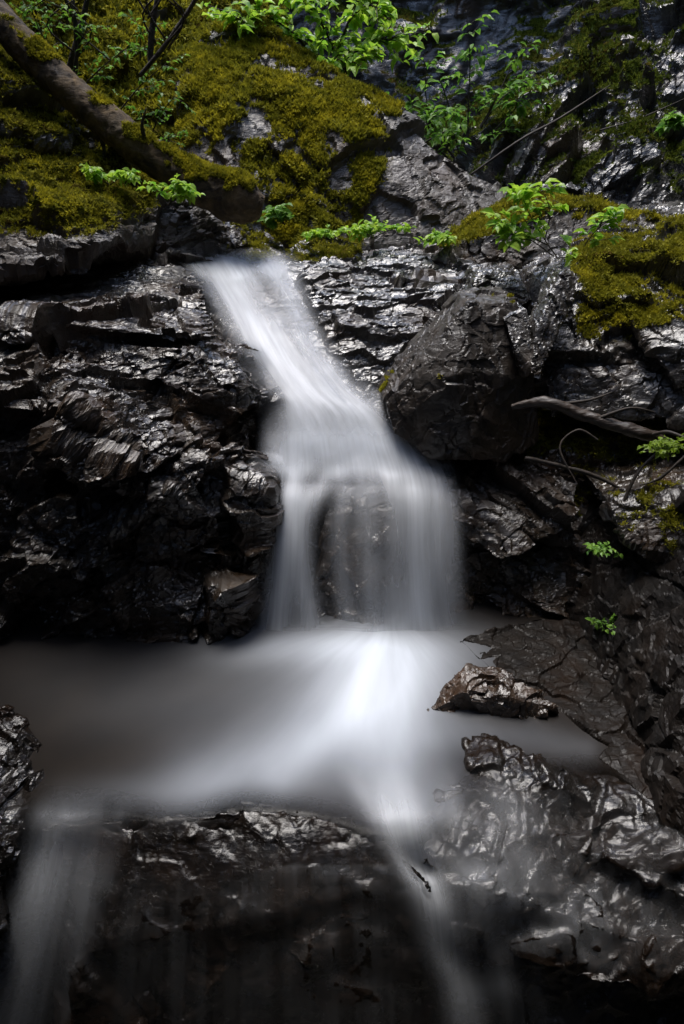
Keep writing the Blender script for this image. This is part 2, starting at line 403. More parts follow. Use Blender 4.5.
# stream bed above the falls and beneath everything
SB = dict(kind='structure')
rock('streambed', [
    ([W(-3, 3.35, 1.04), W(3, 3.35, 1.04), W(-3, 8, 1.35), W(3, 8, 1.35), W(-3, 3.35, -.8), W(3, 3.35, -.8), W(-3, 8, -.8), W(3, 8, -.8)], 0),
    ([W(-3, .2, -1.5), W(3, .2, -1.5), W(3, 3.5, -.3), W(-3, 3.5, -.3), W(-3, .2, -1.8), W(3, .2, -1.8), W(3, 3.5, -1.8), W(-3, 3.5, -1.8)], 0),
    ([W(-2.6, 1.75, -.16), W(2.6, 1.75, -.16), W(2.6, 3.5, -.10), W(-2.6, 3.5, -.10), W(-2.6, 1.35, -.35), W(2.6, 1.35, -.35), W(-2.6, 1.4, -1.4), W(2.6, 1.4, -1.4), W(2.6, 3.5, -1.4), W(-2.6, 3.5, -1.4)], 0),
], 'slate', voxel=.022, facets=((2.5, .10), (8, .04), (20, .014)), seed=2, **SB)

# ================================================================== ROCKS ROUND THE FALLS
OUT = 'rock'
# left outcrop
mossL = moss_px(lambda x, y, c: smoothstep(300, 262, y) * .9, 10, .35, .35, .8)
rock('rock_outcrop', [
    # lower steep face
    ([(-190, 400, 2.12), (55, 398, 2.13), (175, 470, 2.14), (262, 490, 2.22), (258, 560, 2.18), (252, 760, 2.08), (-190, 760, 2.0)], .9),
    ([(-190, 400, 2.12), (55, 398, 2.13), (175, 470, 2.14), (262, 490, 2.22), (-190, 340, 2.50), (60, 345, 2.46), (228, 400, 2.48)], .5),
    # upper block
    ([(-190, 345, 2.42), (60, 335, 2.44), (180, 345, 2.46), (232, 365, 2.50), (254, 420, 2.46), (262, 500, 2.34), (100, 480, 2.3), (-190, 420, 2.3)], .9),
    ([(-190, 345, 2.50), (60, 340, 2.52), (180, 345, 2.60), (215, 365, 2.58), (-190, 320, 2.9), (190, 310, 3.0)], .5),
    ([(60, 440, 2.10), (150, 480, 2.08), (220, 520, 2.12), (235, 600, 2.10), (160, 700, 2.0), (90, 560, 2.05)], .5),
], 'black_rock', voxel=.0052, facets=((2.2, .12), (5.5, .05), (14, .018), (34, .006)), rot=(35, 20, 40), stretch=(1, 1, 1.7), seed=1, crack=.012, noise_amp=.004,
    moss=mossL, tuft=1500, tuft_len=.010,
    label='tall black wet rock outcrop filling the left side beside the waterfall', cat='rock')

rock('rock_slab', [
    ([(-190, 325, 2.48), (60, 322, 2.47), (150, 334, 2.50), (215, 338, 2.58), (-190, 285, 3.0), (20, 280, 3.05), (50, 266, 3.3), (110, 258, 3.4), (190, 264, 3.4), (206, 290, 3.1)], .0),
    ([(-190, 350, 2.50), (60, 345, 2.50), (150, 355, 2.52), (210, 362, 2.60), (-190, 300, 3.3), (190, 300, 3.4), (60, 330, 2.49), (205, 300, 3.1), (-190, 325, 2.5), (200, 325, 2.7)], .0)],
    'slate', voxel=.008, smooth=2, facets=((2, .035), (6, .014), (16, .006), (40, .002)), rot=(70, 10, 20), stretch=(1, 1, 1.8), seed=3, crack=.006,
    label='broad shiny wet slab forming the top of the left outcrop', cat='rock')

# ledge the water runs over
rock('rock_ledge', [
    ([(170, 272, 3.42), (320, 268, 3.5), (255, 330, 2.98), (345, 340, 2.98), (230, 330, 3.0), (290, 405, 2.66), (380, 405, 2.68), (180, 290, 3.3), (250, 400, 2.75)], .6),
    ([(260, 400, 2.68), (390, 405, 2.70), (270, 440, 2.55), (430, 450, 2.55), (265, 480, 2.43), (455, 480, 2.43), (262, 760, 2.2), (460, 760, 2.2)], .7),
    ([(345, 486, 2.36), (392, 478, 2.36), (425, 505, 2.30), (322, 515, 2.29), (424, 580, 2.20), (312, 580, 2.19), (424, 690, 2.12), (306, 690, 2.12), (372, 510, 2.26), (372, 560, 2.17), (375, 620, 2.10)], .4),
], 'black_rock', voxel=.0075, facets=((3, .05), (7, .02), (18, .006)), rot=(35, 20, -20), seed=4,
    label='dark stepped rock ledge carrying the white waterfall down the middle', cat='rock')

# wet slabs right of the cascade
rock('rock_slab', [
    ([(300, 272, 3.45), (330, 262, 3.7), (450, 258, 3.8), (500, 300, 3.2), (480, 330, 3.0), (325, 330, 2.95), (330, 372, 2.78), (385, 392, 2.72), (420, 385, 2.72)], .5),
    ([(330, 378, 2.72), (392, 398, 2.66), (390, 430, 2.58), (345, 412, 2.64), (420, 395, 2.7)], .4),
], 'slate', voxel=.0075, facets=((2.5, .06), (6, .03), (17, .009), (42, .002)), rot=(60, 10, 30), stretch=(1, 1, 2.0), seed=6,
    label='shiny grey slab of bedrock sloping down just right of the upper cascade', cat='rock')

# angular boulder
mb_ = moss_px(lambda x, y, c: .8 + 0 * x, 14, .75, .3, .4)
rock('boulder', [
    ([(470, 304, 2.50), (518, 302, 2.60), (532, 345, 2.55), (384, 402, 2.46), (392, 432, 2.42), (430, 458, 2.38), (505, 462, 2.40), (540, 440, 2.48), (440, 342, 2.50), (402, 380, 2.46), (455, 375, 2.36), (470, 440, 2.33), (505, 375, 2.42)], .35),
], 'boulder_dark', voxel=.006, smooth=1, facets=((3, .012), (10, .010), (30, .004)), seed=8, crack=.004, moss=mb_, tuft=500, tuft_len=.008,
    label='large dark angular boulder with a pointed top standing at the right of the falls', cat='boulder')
rock('boulder', [
    ([(478, 272, 3.15), (520, 270, 3.2), (534, 300, 3.05), (505, 318, 3.0), (470, 300, 3.05)], .25)],
    'slate', voxel=.008, facets=((5, .02), (15, .01), (35, .004)), seed=9, crack=.004,
    label='small blocky dark rock lying behind the pointed boulder', cat='boulder')
rock('boulder', [
    ([(378, 292, 3.4), (398, 274, 3.45), (428, 284, 3.45), (432, 296, 3.35), (405, 300, 3.3)], .2)],
    'slate', voxel=.008, facets=((5, .02), (15, .01), (35, .004)), seed=10, crack=.004,
    label='small wedge shaped stone on the wet slab right of the cascade top', cat='boulder')
rock('boulder', [
    ([(418, 298, 3.25), (440, 286, 3.3), (480, 292, 3.2), (492, 306, 3.1), (455, 312, 3.1)], .2)],
    'slate', voxel=.008, facets=((5, .02), (15, .01), (35, .004)), seed=11, crack=.004, stretch=(1, 1, 2),
    label='flat stone between the wedge shaped stone and the blocky rock', cat='boulder')
# dark boulder with moss cap and the sapling
mcap = moss_px(lambda x, y, c: smoothstep(232, 208, y - .28 * np.clip(540 - x, 0, 100)), 8, -.1, .5, 1.4)
rock('boulder', [
    ([(432, 292, 3.62), (440, 262, 3.68), (500, 222, 3.66), (545, 202, 3.72), (600, 204, 3.72), (660, 218, 3.66), (700, 232, 3.6), (690, 300, 3.45), (560, 310, 3.45), (490, 300, 3.5), (520, 260, 3.5), (600, 240, 3.52)], .7)],
    'boulder_dark', voxel=.010, facets=((2.2, .05), (7, .025), (22, .010)), seed=12, moss=mcap, tuft=16000, tuft_len=.014, crack=.006,
    label='brown boulder with a mossy rounded top behind the small saplings', cat='boulder')
# tilted slabs in a V
rock('slab', [
    ([(503, 318, 2.50), (527, 308, 2.54), (533, 352, 2.44), (537, 372, 2.40), (526, 378, 2.40), (515, 350, 2.43)], .14)],
    'slate', voxel=.006, smooth=1, facets=((6, .012), (20, .006)), stretch=(1, 3, 1), seed=13, crack=.003,
    label='thin leaning stone slab forming the left arm of a V right of the pointed boulder', cat='rock')
rock('slab', [
    ([(562, 272, 2.58), (582, 276, 2.60), (562, 322, 2.48), (544, 366, 2.40), (531, 374, 2.39), (536, 330, 2.46)], .16)],
    'slate', voxel=.006, smooth=1, facets=((6, .012), (20, .006)), stretch=(3, 1, 1), seed=14, crack=.003,
    label='taller leaning slab forming the right arm of the V beside the mossy rock', cat='rock')
# right mossy mass
mR = moss_px(lambda x, y, c: smoothstep(372, 300, y) * smoothstep(560, 590, x), 7, .30, .5, 1.3)
rock('boulder', [
    ([(560, 288, 2.78), (600, 262, 2.85), (684, 238, 2.95), (800, 232, 2.9), (820, 330, 2.5), (684, 345, 2.52), (560, 330, 2.68), (540, 360, 2.6), (545, 410, 2.52), (640, 420, 2.4), (820, 430, 2.2)], .7),
    ([(620, 300, 2.68), (700, 270, 2.75), (800, 330, 2.35), (660, 360, 2.42), (690, 400, 2.36)], .4)],
    'slate', voxel=.0075, facets=((2, .08), (5, .03), (15, .009), (42, .002)), seed=15, moss=mR, tuft=26000, tuft_len=.011, crack=.008,
    label='big grey rock capped with olive moss at the right edge above the dead branch', cat='boulder')
# recess rock beneath the branch
rock('rock_shelf', [
    ([(440, 470, 2.52), (470, 455, 2.62), (560, 440, 2.66), (700, 420, 2.6), (820, 440, 2.5), (820, 560, 2.5), (600, 560, 2.42), (450, 520, 2.44)], .8)],
    'brown_rock', voxel=.009, facets=((2.5, .06), (8, .03), (22, .012)), seed=16,
    moss=moss_px(lambda x, y, c: smoothstep(500, 540, x) * smoothstep(560, 470, y) * .9, 10, .25, .2, 1.), tuft=7000, tuft_len=.014,
    label='dark brown rooty bank under the dead branch at right', cat='rock')
rock('rock_ledge', [
    ([(443, 492, 2.40), (470, 478, 2.46), (560, 470, 2.52), (600, 490, 2.46), (640, 560, 2.3), (600, 640, 2.15), (540, 760, 2.0), (450, 760, 2.02), (448, 560, 2.28), (520, 540, 2.26), (470, 505, 2.36)], .6),
    ([(500, 520, 2.38), (560, 505, 2.42), (590, 560, 2.26), (560, 640, 2.1), (500, 640, 2.1)], .4)],
    'black_rock', voxel=.0065, facets=((2.5, .08), (6, .04), (16, .011), (42, .002)), rot=(30, -30, 20), stretch=(1, 1, 1.8), seed=17,
    label='glossy black layered rock ledge immediately right of the lower waterfall', cat='rock')
mE = moss_px(lambda x, y, c: .7 + 0 * x, 12, .55, .5, .8)
rock('boulder', [
    ([(612, 506, 2.12), (636, 490, 2.2), (720, 472, 2.2), (820, 490, 2.0), (830, 600, 1.80), (690, 560, 1.92), (636, 545, 2.0), (618, 530, 2.06)], .5)],
    'black_rock', voxel=.007, facets=((2.5, .05), (7, .02), (18, .007), (42, .002)), seed=18, moss=mE, tuft=1200,
    label='dark boulder with a pale shiny top at the right edge, below the branch', cat='boulder')
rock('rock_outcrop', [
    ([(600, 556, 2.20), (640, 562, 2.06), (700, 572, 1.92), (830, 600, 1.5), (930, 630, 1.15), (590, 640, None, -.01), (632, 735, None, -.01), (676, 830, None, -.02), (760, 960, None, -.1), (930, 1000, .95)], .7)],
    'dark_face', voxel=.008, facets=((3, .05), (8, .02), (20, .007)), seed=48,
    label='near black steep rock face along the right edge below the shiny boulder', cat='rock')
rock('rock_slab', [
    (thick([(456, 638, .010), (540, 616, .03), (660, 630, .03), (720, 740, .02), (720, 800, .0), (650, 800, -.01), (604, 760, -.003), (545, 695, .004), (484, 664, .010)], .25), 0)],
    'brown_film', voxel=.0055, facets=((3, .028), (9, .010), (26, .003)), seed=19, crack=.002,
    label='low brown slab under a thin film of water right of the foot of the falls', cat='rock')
rock('boulder', [
    ([(424, 712, z_) if False else (424, 716, None, -.02), (445, 684, None, .05), (466, 664, None, .10), (500, 668, None, .10), (532, 686, None, .07), (560, 708, None, .03), (562, 722, None, -.03), (490, 722, None, -.03), (470, 690, None, .085)], .0),
    ([(424, 720, None, -.03), (562, 722, None, -.03), (560, 690, None, -.03), (450, 680, None, -.1), (430, 760, None, -.2), (560, 760, None, -.2)], .0)],
    'brown_rock', voxel=.004, smooth=1, facets=((6, .022), (16, .012), (40, .005)), seed=20, crack=.004, rot=(10, 40, 30),
    label='low brown rock with a glossy top poking out of the pool at right', cat='boulder')

# rocks below the pool
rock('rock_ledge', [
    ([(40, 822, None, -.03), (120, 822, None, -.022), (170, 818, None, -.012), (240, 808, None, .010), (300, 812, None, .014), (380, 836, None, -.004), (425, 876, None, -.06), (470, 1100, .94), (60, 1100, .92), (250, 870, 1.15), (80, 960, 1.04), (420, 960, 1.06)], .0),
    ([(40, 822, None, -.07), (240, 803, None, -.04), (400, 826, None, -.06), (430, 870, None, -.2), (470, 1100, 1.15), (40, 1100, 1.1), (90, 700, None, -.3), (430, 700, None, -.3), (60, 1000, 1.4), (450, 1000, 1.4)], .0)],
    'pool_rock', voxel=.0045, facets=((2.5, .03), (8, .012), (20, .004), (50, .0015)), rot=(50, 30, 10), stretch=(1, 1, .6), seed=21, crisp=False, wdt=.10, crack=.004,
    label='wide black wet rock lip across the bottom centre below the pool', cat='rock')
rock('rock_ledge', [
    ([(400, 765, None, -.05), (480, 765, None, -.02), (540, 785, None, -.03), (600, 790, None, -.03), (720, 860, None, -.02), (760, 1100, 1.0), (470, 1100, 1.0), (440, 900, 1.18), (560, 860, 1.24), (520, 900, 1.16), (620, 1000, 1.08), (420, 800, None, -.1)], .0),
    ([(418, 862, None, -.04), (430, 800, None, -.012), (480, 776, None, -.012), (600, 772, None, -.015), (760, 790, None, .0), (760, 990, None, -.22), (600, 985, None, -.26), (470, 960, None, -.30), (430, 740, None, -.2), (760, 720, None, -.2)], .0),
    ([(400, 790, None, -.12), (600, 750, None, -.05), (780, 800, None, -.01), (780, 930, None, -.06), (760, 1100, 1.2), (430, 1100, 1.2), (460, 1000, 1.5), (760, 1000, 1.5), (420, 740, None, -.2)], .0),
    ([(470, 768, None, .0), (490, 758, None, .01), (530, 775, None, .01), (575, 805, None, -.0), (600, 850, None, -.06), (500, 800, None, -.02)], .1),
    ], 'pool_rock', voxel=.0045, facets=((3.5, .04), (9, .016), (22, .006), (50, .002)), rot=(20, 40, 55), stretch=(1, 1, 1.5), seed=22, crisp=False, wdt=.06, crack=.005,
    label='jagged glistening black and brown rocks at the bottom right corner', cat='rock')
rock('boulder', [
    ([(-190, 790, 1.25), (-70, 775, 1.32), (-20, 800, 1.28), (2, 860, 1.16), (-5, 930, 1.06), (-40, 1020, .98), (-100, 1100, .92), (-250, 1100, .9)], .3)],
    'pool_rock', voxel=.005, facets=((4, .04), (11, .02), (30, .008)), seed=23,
    label='dark wet boulder cut by the left edge beside the lower left spill', cat='boulder')

# ================================================================== BANK AND BOULDERS ABOVE
# big mossy boulder
mBig = moss_px(lambda x, y, c: 1 - .95 * smoothstep(340, 430, x + (y - 150) * .3), 6, .14, .45, 1.1)
rock('boulder', [
    ([(178, 60, 5.0), (215, 22, 5.3), (255, 18, 5.3), (310, 70, 5.0), (380, 112, 4.75), (450, 152, 4.6), (512, 200, 4.5), (500, 225, 4.3), (440, 252, 4.1), (300, 252, 4.05), (255, 235, 4.1), (180, 190, 4.3), (200, 120, 4.5), (330, 130, 4.5), (270, 90, 4.7), (400, 180, 4.3)], 1.0),
    ([(250, 75, 4.75), (320, 100, 4.75), (430, 170, 4.5), (440, 220, 4.25), (330, 220, 4.15), (280, 160, 4.3)], .5),
    ], 'boulder', voxel=.012, facets=((1.5, .07), (4, .04), (12, .012), (30, .003)), seed=30, crack=.02, rot=(10, 30, 20), moss=mBig, tuft=70000, tuft_len=.020,
    label='huge moss covered boulder sloping down to the right above the falls', cat='boulder')
# slope upper left behind the log
mSl = moss_px(lambda x, y, c: 1 + 0 * x, 4, -.45, .2, 1.0)
rock('mossy_slope', [
    ([(-200, -120, 6.0), (140, -60, 6.4), (250, -20, 6.2), (190, 60, 5.4), (195, 140, 4.7), (180, 190, 4.4), (60, 140, 4.3), (-60, 60, 4.4), (-250, 40, 4.4), (120, 60, 5.0)], 1.5)],
    'boulder', voxel=.016, facets=((1.2, .25), (3.5, .08), (10, .03)), seed=31, crack=.02, moss=mSl, tuft=45000, tuft_len=.024, kind='structure')
# left bank under the log
mBk = moss_px(lambda x, y, c: smoothstep(262, 215, y + (x - 100) * -.05) * smoothstep(262, 200, x * .5 + y * .75 - 0), 8, -.25, .5, 1.3)
rock('bank', [
    ([(-220, 60, 3.7), (0, 65, 3.75), (60, 120, 3.75), (110, 165, 3.7), (150, 180, 3.7), (205, 215, 3.6), (235, 240, 3.55), (225, 268, 3.4), (115, 262, 3.25), (0, 262, 3.05), (-220, 262, 2.95), (0, 180, 3.3), (110, 200, 3.5)], 1.0),
    ([(-220, 40, 3.6), (-10, 62, 3.65), (75, 130, 3.6), (68, 150, 3.5), (-20, 120, 3.4), (-220, 110, 3.35)], .6),
    ([(-220, 205, 2.95), (0, 195, 3.0), (110, 215, 3.1), (118, 245, 2.98), (90, 264, 2.80), (0, 272, 2.68), (-220, 280, 2.6)], .5),
    ], 'boulder', voxel=.009, facets=((2, .11), (6, .04), (16, .015), (40, .006)), seed=32, crack=.015, rot=(20, 20, 50), stretch=(1, 1, 1.6), moss=mBk, tuft=38000, tuft_len=.012, kind='structure')
# small stones at stream edge
for k, (pts, lb) in enumerate([
    ([(228, 262, 3.6), (240, 240, 3.7), (262, 240, 3.7), (283, 258, 3.6), (260, 266, 3.5)], 'small dark pyramid stone at the head of the cascade under the log end'),
    ([(288, 262, 3.7), (300, 246, 3.85), (335, 238, 3.95), (362, 250, 3.85), (360, 266, 3.7), (320, 270, 3.6)], 'flat wet stone with a moss fringe right of the cascade head'),
    ([(205, 225, 3.6), (215, 210, 3.7), (246, 226, 3.7), (250, 244, 3.6), (226, 250, 3.5)], 'broken stone wedged below the log end')]):
    rock('boulder', [(pts, .25)], 'slate', voxel=.009, facets=((5, .02), (15, .01), (35, .004)), seed=34 + k, crack=.004,
         moss=moss_px(lambda x, y, c: .9 + 0 * x, 9, .3 if k != 1 else .1, .5, 1.), tuft=1200, label=lb, cat='boulder')
rock('boulder', [
    ([(395, 262, 3.85), (400, 254, 3.95), (470, 250, 3.95), (460, 270, 3.75)], .25)],
    'slate', voxel=.01, facets=((5, .02), (15, .01)), seed=38, crack=.004, label='low wet stone in the stream left of the brown boulder', cat='boulder')
# wet outcrop upper right
mUR = moss_px(lambda x, y, c: .95 + 0 * x, 3.5, .42, .4, 1.2)
rock('rock_outcrop', [
    ([(470, 205, 5.3), (500, 130, 5.6), (540, 100, 5.9), (620, 70, 6.2), (690, 10, 6.6), (850, -40, 6.6), (850, 230, 4.6), (640, 232, 4.6), (520, 225, 4.8), (560, 130, 5.5), (680, 110, 5.3), (600, 170, 4.9)], 1.5)],
    'wet_cliff', voxel=.013, facets=((1.4, .24), (3.5, .10), (9, .025), (26, .006)), seed=40, crack=.02, rot=(30, 50, 20), stretch=(1, 1, 1.8), moss=mUR, moss_mat='moss_green', tuft=22000, tuft_len=.020,
    label='rugged wet dark outcrop with green moss streaks in the upper right', cat='rock')
rock('boulder', [
    ([(634, 214, 4.3), (690, 204, 4.4), (800, 210, 4.3), (800, 232, 4.0), (690, 226, 4.0)], .4)],
    'slate', voxel=.012, facets=((4, .03), (12, .012)), seed=41, crack=.004, label='flat pale wet stone at the right edge behind the moss capped rocks', cat='boulder')
#@@WATER
# ================================================================== WATER
def drape(co, d, off, only=None, maxup=.6):
    d = Vector(d).normalized(); out = co.copy()
    for i, v in enumerate(co):
        v = Vector(v); best = None
        for ob, tr in TREES:
            if only and ob.name.split('.')[0] not in only: continue
            h = tr.ray_cast(v + d * maxup, -d, maxup + .0)
            if h[0] is not None and (best is None or h[3] < best): best = h[3]
        if best is not None: out[i] = np.array(v + d * (maxup - best + off))
        else: out[i] = np.array(v)
    return out
def box_smooth(A, it):
    for _ in range(it):
        B = A.copy()
        B[1:-1] = (A[:-2] + 2 * A[1:-1] + A[2:]) / 4; A = B.copy()
        B[:, 1:-1] = (A[:, :-2] + 2 * A[:, 1:-1] + A[:, 2:]) / 4; A = B
    return A
def water_mat(name, seed, su=14, sv=1.2, gain=1.0, streak=.7):
    m, t, out = newmat(name)
    uv = t.nodes.new('ShaderNodeTexCoord').outputs['UV']
    mp = t.nodes.new('ShaderNodeMapping'); mp.inputs['Scale'].default_value = (su, sv, 1); mp.inputs['Location'].default_value = (seed, seed * .7, seed); t.links.new(uv, mp.inputs[0])
    n1 = noise(t, mp.outputs[0], 1.0, 3, .5); n2 = noise(t, mp.outputs[0], 3.1, 3, .5)
    s = math_(t, 'ADD', math_(t, 'MULTIPLY', n1, .65), math_(t, 'MULTIPLY', n2, .35))
    s = ramp(t, s, [(.30, 1 - streak), (.66, 1.)])
    at = t.nodes.new('ShaderNodeAttribute'); at.attribute_name = 'foam'
    a = math_(t, 'MULTIPLY', math_(t, 'MULTIPLY', at.outputs['Fac'], s), gain, clamp=True)
    df = t.nodes.new('ShaderNodeBsdfDiffuse'); df.inputs[0].default_value = (.80, .83, .87, 1)
    tr = t.nodes.new('ShaderNodeBsdfTranslucent'); tr.inputs[0].default_value = (.80, .83, .87, 1)
    gl = t.nodes.new('ShaderNodeBsdfGlossy'); gl.inputs['Roughness'].default_value = .45; gl.inputs[0].default_value = (.9, .92, 1, 1)
    m1 = t.nodes.new('ShaderNodeMixShader'); m1.inputs[0].default_value = .4; t.links.new(df.outputs[0], m1.inputs[1]); t.links.new(tr.outputs[0], m1.inputs[2])
    m0 = t.nodes.new('ShaderNodeMixShader'); m0.inputs[0].default_value = .06; t.links.new(m1.outputs[0], m0.inputs[1]); t.links.new(gl.outputs[0], m0.inputs[2])
    tp = t.nodes.new('ShaderNodeBsdfTransparent')
    m2 = t.nodes.new('ShaderNodeMixShader'); t.links.new(a, m2.inputs[0]); t.links.new(tp.outputs[0], m2.inputs[1]); t.links.new(m0.outputs[0], m2.inputs[2])
    t.links.new(m2.outputs[0], out.inputs[0]); return m
def bil(tab, U, V_):
    T = np.array(tab, float); r, c = T.shape
    x = U * (c - 1); y = V_ * (r - 1); i = np.clip(y.astype(int), 0, r - 2); j = np.clip(x.astype(int), 0, c - 2); fx = x - j; fy = y - i
    fx = fx * fx * (3 - 2 * fx); fy = fy * fy * (3 - 2 * fy)
    return T[i, j] * (1 - fx) * (1 - fy) + T[i, j + 1] * fx * (1 - fy) + T[i + 1, j] * (1 - fx) * fy + T[i + 1, j + 1] * fx * fy
def streams(px, py, sts, blobs=()):
    d = np.zeros_like(px)
    for pts, w_, a_ in sts:
        c = catmull(np.array(pts, float), 40)
        best = np.full(px.shape, 1e9)
        for a in range(39):
            q, _ = seg_d(px, py, c[a], c[a + 1] + 1e-6); best = np.minimum(best, q)
        ys_ = np.array(pts)[:, 1]; d = d + a_ * np.exp(-(best / w_) ** 2)
    for (x, y, rx, ry, a_) in blobs: d = d + a_ * np.exp(-((px - x) / rx) ** 2 - ((py - y) / ry) ** 2)
    return d
def seg_d(X, Y_, a, b):
    ax, ay = a; bx, by = b; t = np.clip(((X - ax) * (bx - ax) + (Y_ - ay) * (by - ay)) / ((bx - ax) ** 2 + (by - ay) ** 2 + 1e-12), 0, 1)
    return np.hypot(X - ax - t * (bx - ax), Y_ - ay - t * (by - ay)), t
def sheet(name, rows, dens, mat, nu=60, nv=220, bulge=.03, off=.015, drapeto=None, parent=None, edge=.12, seed=0, lift=0., smooth=6, wob=.008, ddir=(0, -.75, .65)):
    L = catmull([pt(*r[0]) for r in rows], nv); Rr = catmull([pt(*r[1]) for r in rows], nv)
    u = np.linspace(0, 1, nu); G = L[:, None] * (1 - u)[None, :, None] + Rr[:, None] * u[None, :, None]
    dn = np.array(ddir) / np.linalg.norm(ddir)
    G = G + dn * (bulge * (1 - (2 * u - 1) ** 2))[None, :, None]
    if drapeto:
        Gd = drape(G.reshape(-1, 3), dn, off, drapeto).reshape(G.shape); G = Gd
    G = box_smooth(G, smooth)
    UU, VV = np.meshgrid(u, np.linspace(0, 1, nv))
    wv = fbm(np.stack([UU.ravel() * 9 + seed, VV.ravel() * 2.5, np.full(UU.size, seed * 1.7)], 1), 3, seed).reshape(UU.shape)
    G = G + dn * (wv * wob + lift)[..., None]
    if callable(dens): D = dens(*proj(G.reshape(-1, 3))).reshape(UU.shape)
    else: D = bil(dens, UU.ravel(), VV.ravel()).reshape(UU.shape)
    D = D * (1 + .35 * fbm(np.stack([UU.ravel() * 5 + seed * 1.5, VV.ravel() * 7, np.full(UU.size, 7.7)], 1), 2, 9).reshape(UU.shape))
    D = D * smoothstep(0, edge, UU) * smoothstep(0, edge, 1 - UU)
    fs = [(j * nu + i, j * nu + i + 1, (j + 1) * nu + i + 1, (j + 1) * nu + i) for j in range(nv - 1) for i in range(nu - 1)]
    me = to_mesh(name, G.reshape(-1, 3), fs)
    at = me.attributes.new('foam', 'FLOAT', 'POINT'); at.data.foreach_set('value', D.ravel().astype(np.float32))
    uvl = me.uv_layers.new(name='UVMap'); li = np.empty(len(me.loops), int); me.loops.foreach_get('vertex_index', li)
    uvl.data.foreach_set('uv', np.stack([UU.ravel()[li], VV.ravel()[li]], 1).ravel().astype(np.float32))
    o = link(name, me, mat, parent); return o

fall = bpy.data.objects.new('waterfall', None); col.objects.link(fall); tag(fall, kind='structure')
bed = ('rock_ledge', 'rock_slab', 'rock_outcrop', 'streambed')
rows_a = [((170, 250, 3.6), (300, 254, 3.6)), ((176, 262, 3.45), (306, 268, 3.45)), ((188, 280, 3.25), (316, 292, 3.22)), ((206, 312, 3.0), (336, 328, 3.0)), ((222, 350, 2.8), (358, 362, 2.8)),
          ((240, 388, 2.64), (392, 400, 2.64)), ((252, 412, 2.56), (420, 420, 2.56)), ((255, 440, 2.48), (446, 450, 2.48)), ((255, 470, 2.40), (468, 474, 2.40)), ((250, 486, 2.35), (472, 490, 2.35))]
rows_b = [((262, 405, 2.56), (430, 412, 2.56)), ((256, 445, 2.47), (450, 450, 2.47)), ((254, 466, 2.42), (462, 470, 2.42)), ((250, 486, 2.36), (470, 486, 2.36)), ((246, 510, 2.28), (474, 510, 2.28)), ((244, 550, 2.21), (476, 550, 2.21)),
          ((240, 590, 2.16), (480, 592, 2.16)), ((234, 630, 2.11), (488, 640, 2.11)), ((226, 660, 2.03), (496, 672, 2.03))]
def dens_a(k):
    def f(px, py):
        px = px + 3 * k - 3
        d = streams(px, py, [([(206, 262), (232, 296), (254, 332), (278, 368), (312, 402), (330, 440)], 15, .75), ([(272, 266), (290, 296), (303, 330), (322, 368), (345, 410), (372, 440)], 11, .55),
                             ([(238, 270), (262, 305), (285, 345), (310, 385), (340, 425)], 17, .5), ([(300, 400), (292, 430), (285, 470)], 13, .5), ([(350, 410), (392, 438), (420, 470)], 20, .6), ([(330, 370), (345, 395), (352, 410)], 9, .4)],
                    [(330, 425, 42, 24, .7), (345, 452, 75, 16, .6), (250, 268, 45, 9, .35), (258, 300, 18, 14, -.25), (225, 262, 8, 5, .5), (240, 276, 7, 4, .4), (330, 476, 60, 8, .2)])
        return np.clip(d, 0, 1.1) * smoothstep(484, 462, py)
    return f
def dens_b(k):
    def f(px, py):
        px = px + 4 * k - 4; fade = smoothstep(664, 636, py) * .9 + .1
        d = streams(px, py, [([(305, 440), (298, 480), (288, 530), (280, 590), (274, 650)], 11, .75), ([(362, 462), (336, 474), (314, 496), (302, 530), (304, 580), (316, 650)], 8, .55),
                             ([(392, 458), (416, 484), (421, 530), (420, 590), (418, 660)], 19, 1.05), ([(425, 462), (442, 492), (449, 560), (452, 660)], 10, .40), ([(372, 468), (366, 510), (372, 580), (378, 655)], 13, .34),
                             ([(392, 470), (394, 530), (392, 600), (392, 650)], 8, .28), ([(345, 478), (340, 540), (346, 600), (352, 650)], 9, .26), ([(288, 470), (292, 540), (298, 600), (300, 650)], 12, .25)],
                    [(345, 444, 66, 20, .8), (352, 468, 66, 10, .35), (300, 646, 34, 16, .4), (410, 646, 52, 26, .6), (360, 655, 90, 14, .45)])
        return np.clip(d, 0, 1.15) * smoothstep(668, 644, py) * smoothstep(408, 440, py)
    return f
for k in range(3):
    sheet('cascade_sheet', rows_a, dens_a(k), water_mat('silky water upper %d' % k, k * 3.3, 10, 3.0, .62, .7), drapeto=bed, parent=fall, seed=k, lift=.012 * k, off=.014, edge=.08, nu=60, nv=150, bulge=.02, smooth=12)
    sheet('veil_sheet', rows_b, dens_b(k), water_mat('silky water veil %d' % k, 20 + k * 5.1, 18, 1.0, .72, .6), drapeto=('rock_ledge',), parent=fall, seed=k + 5, lift=.018 * k, off=.032, edge=.08, nu=80, nv=130, bulge=.02, smooth=26)

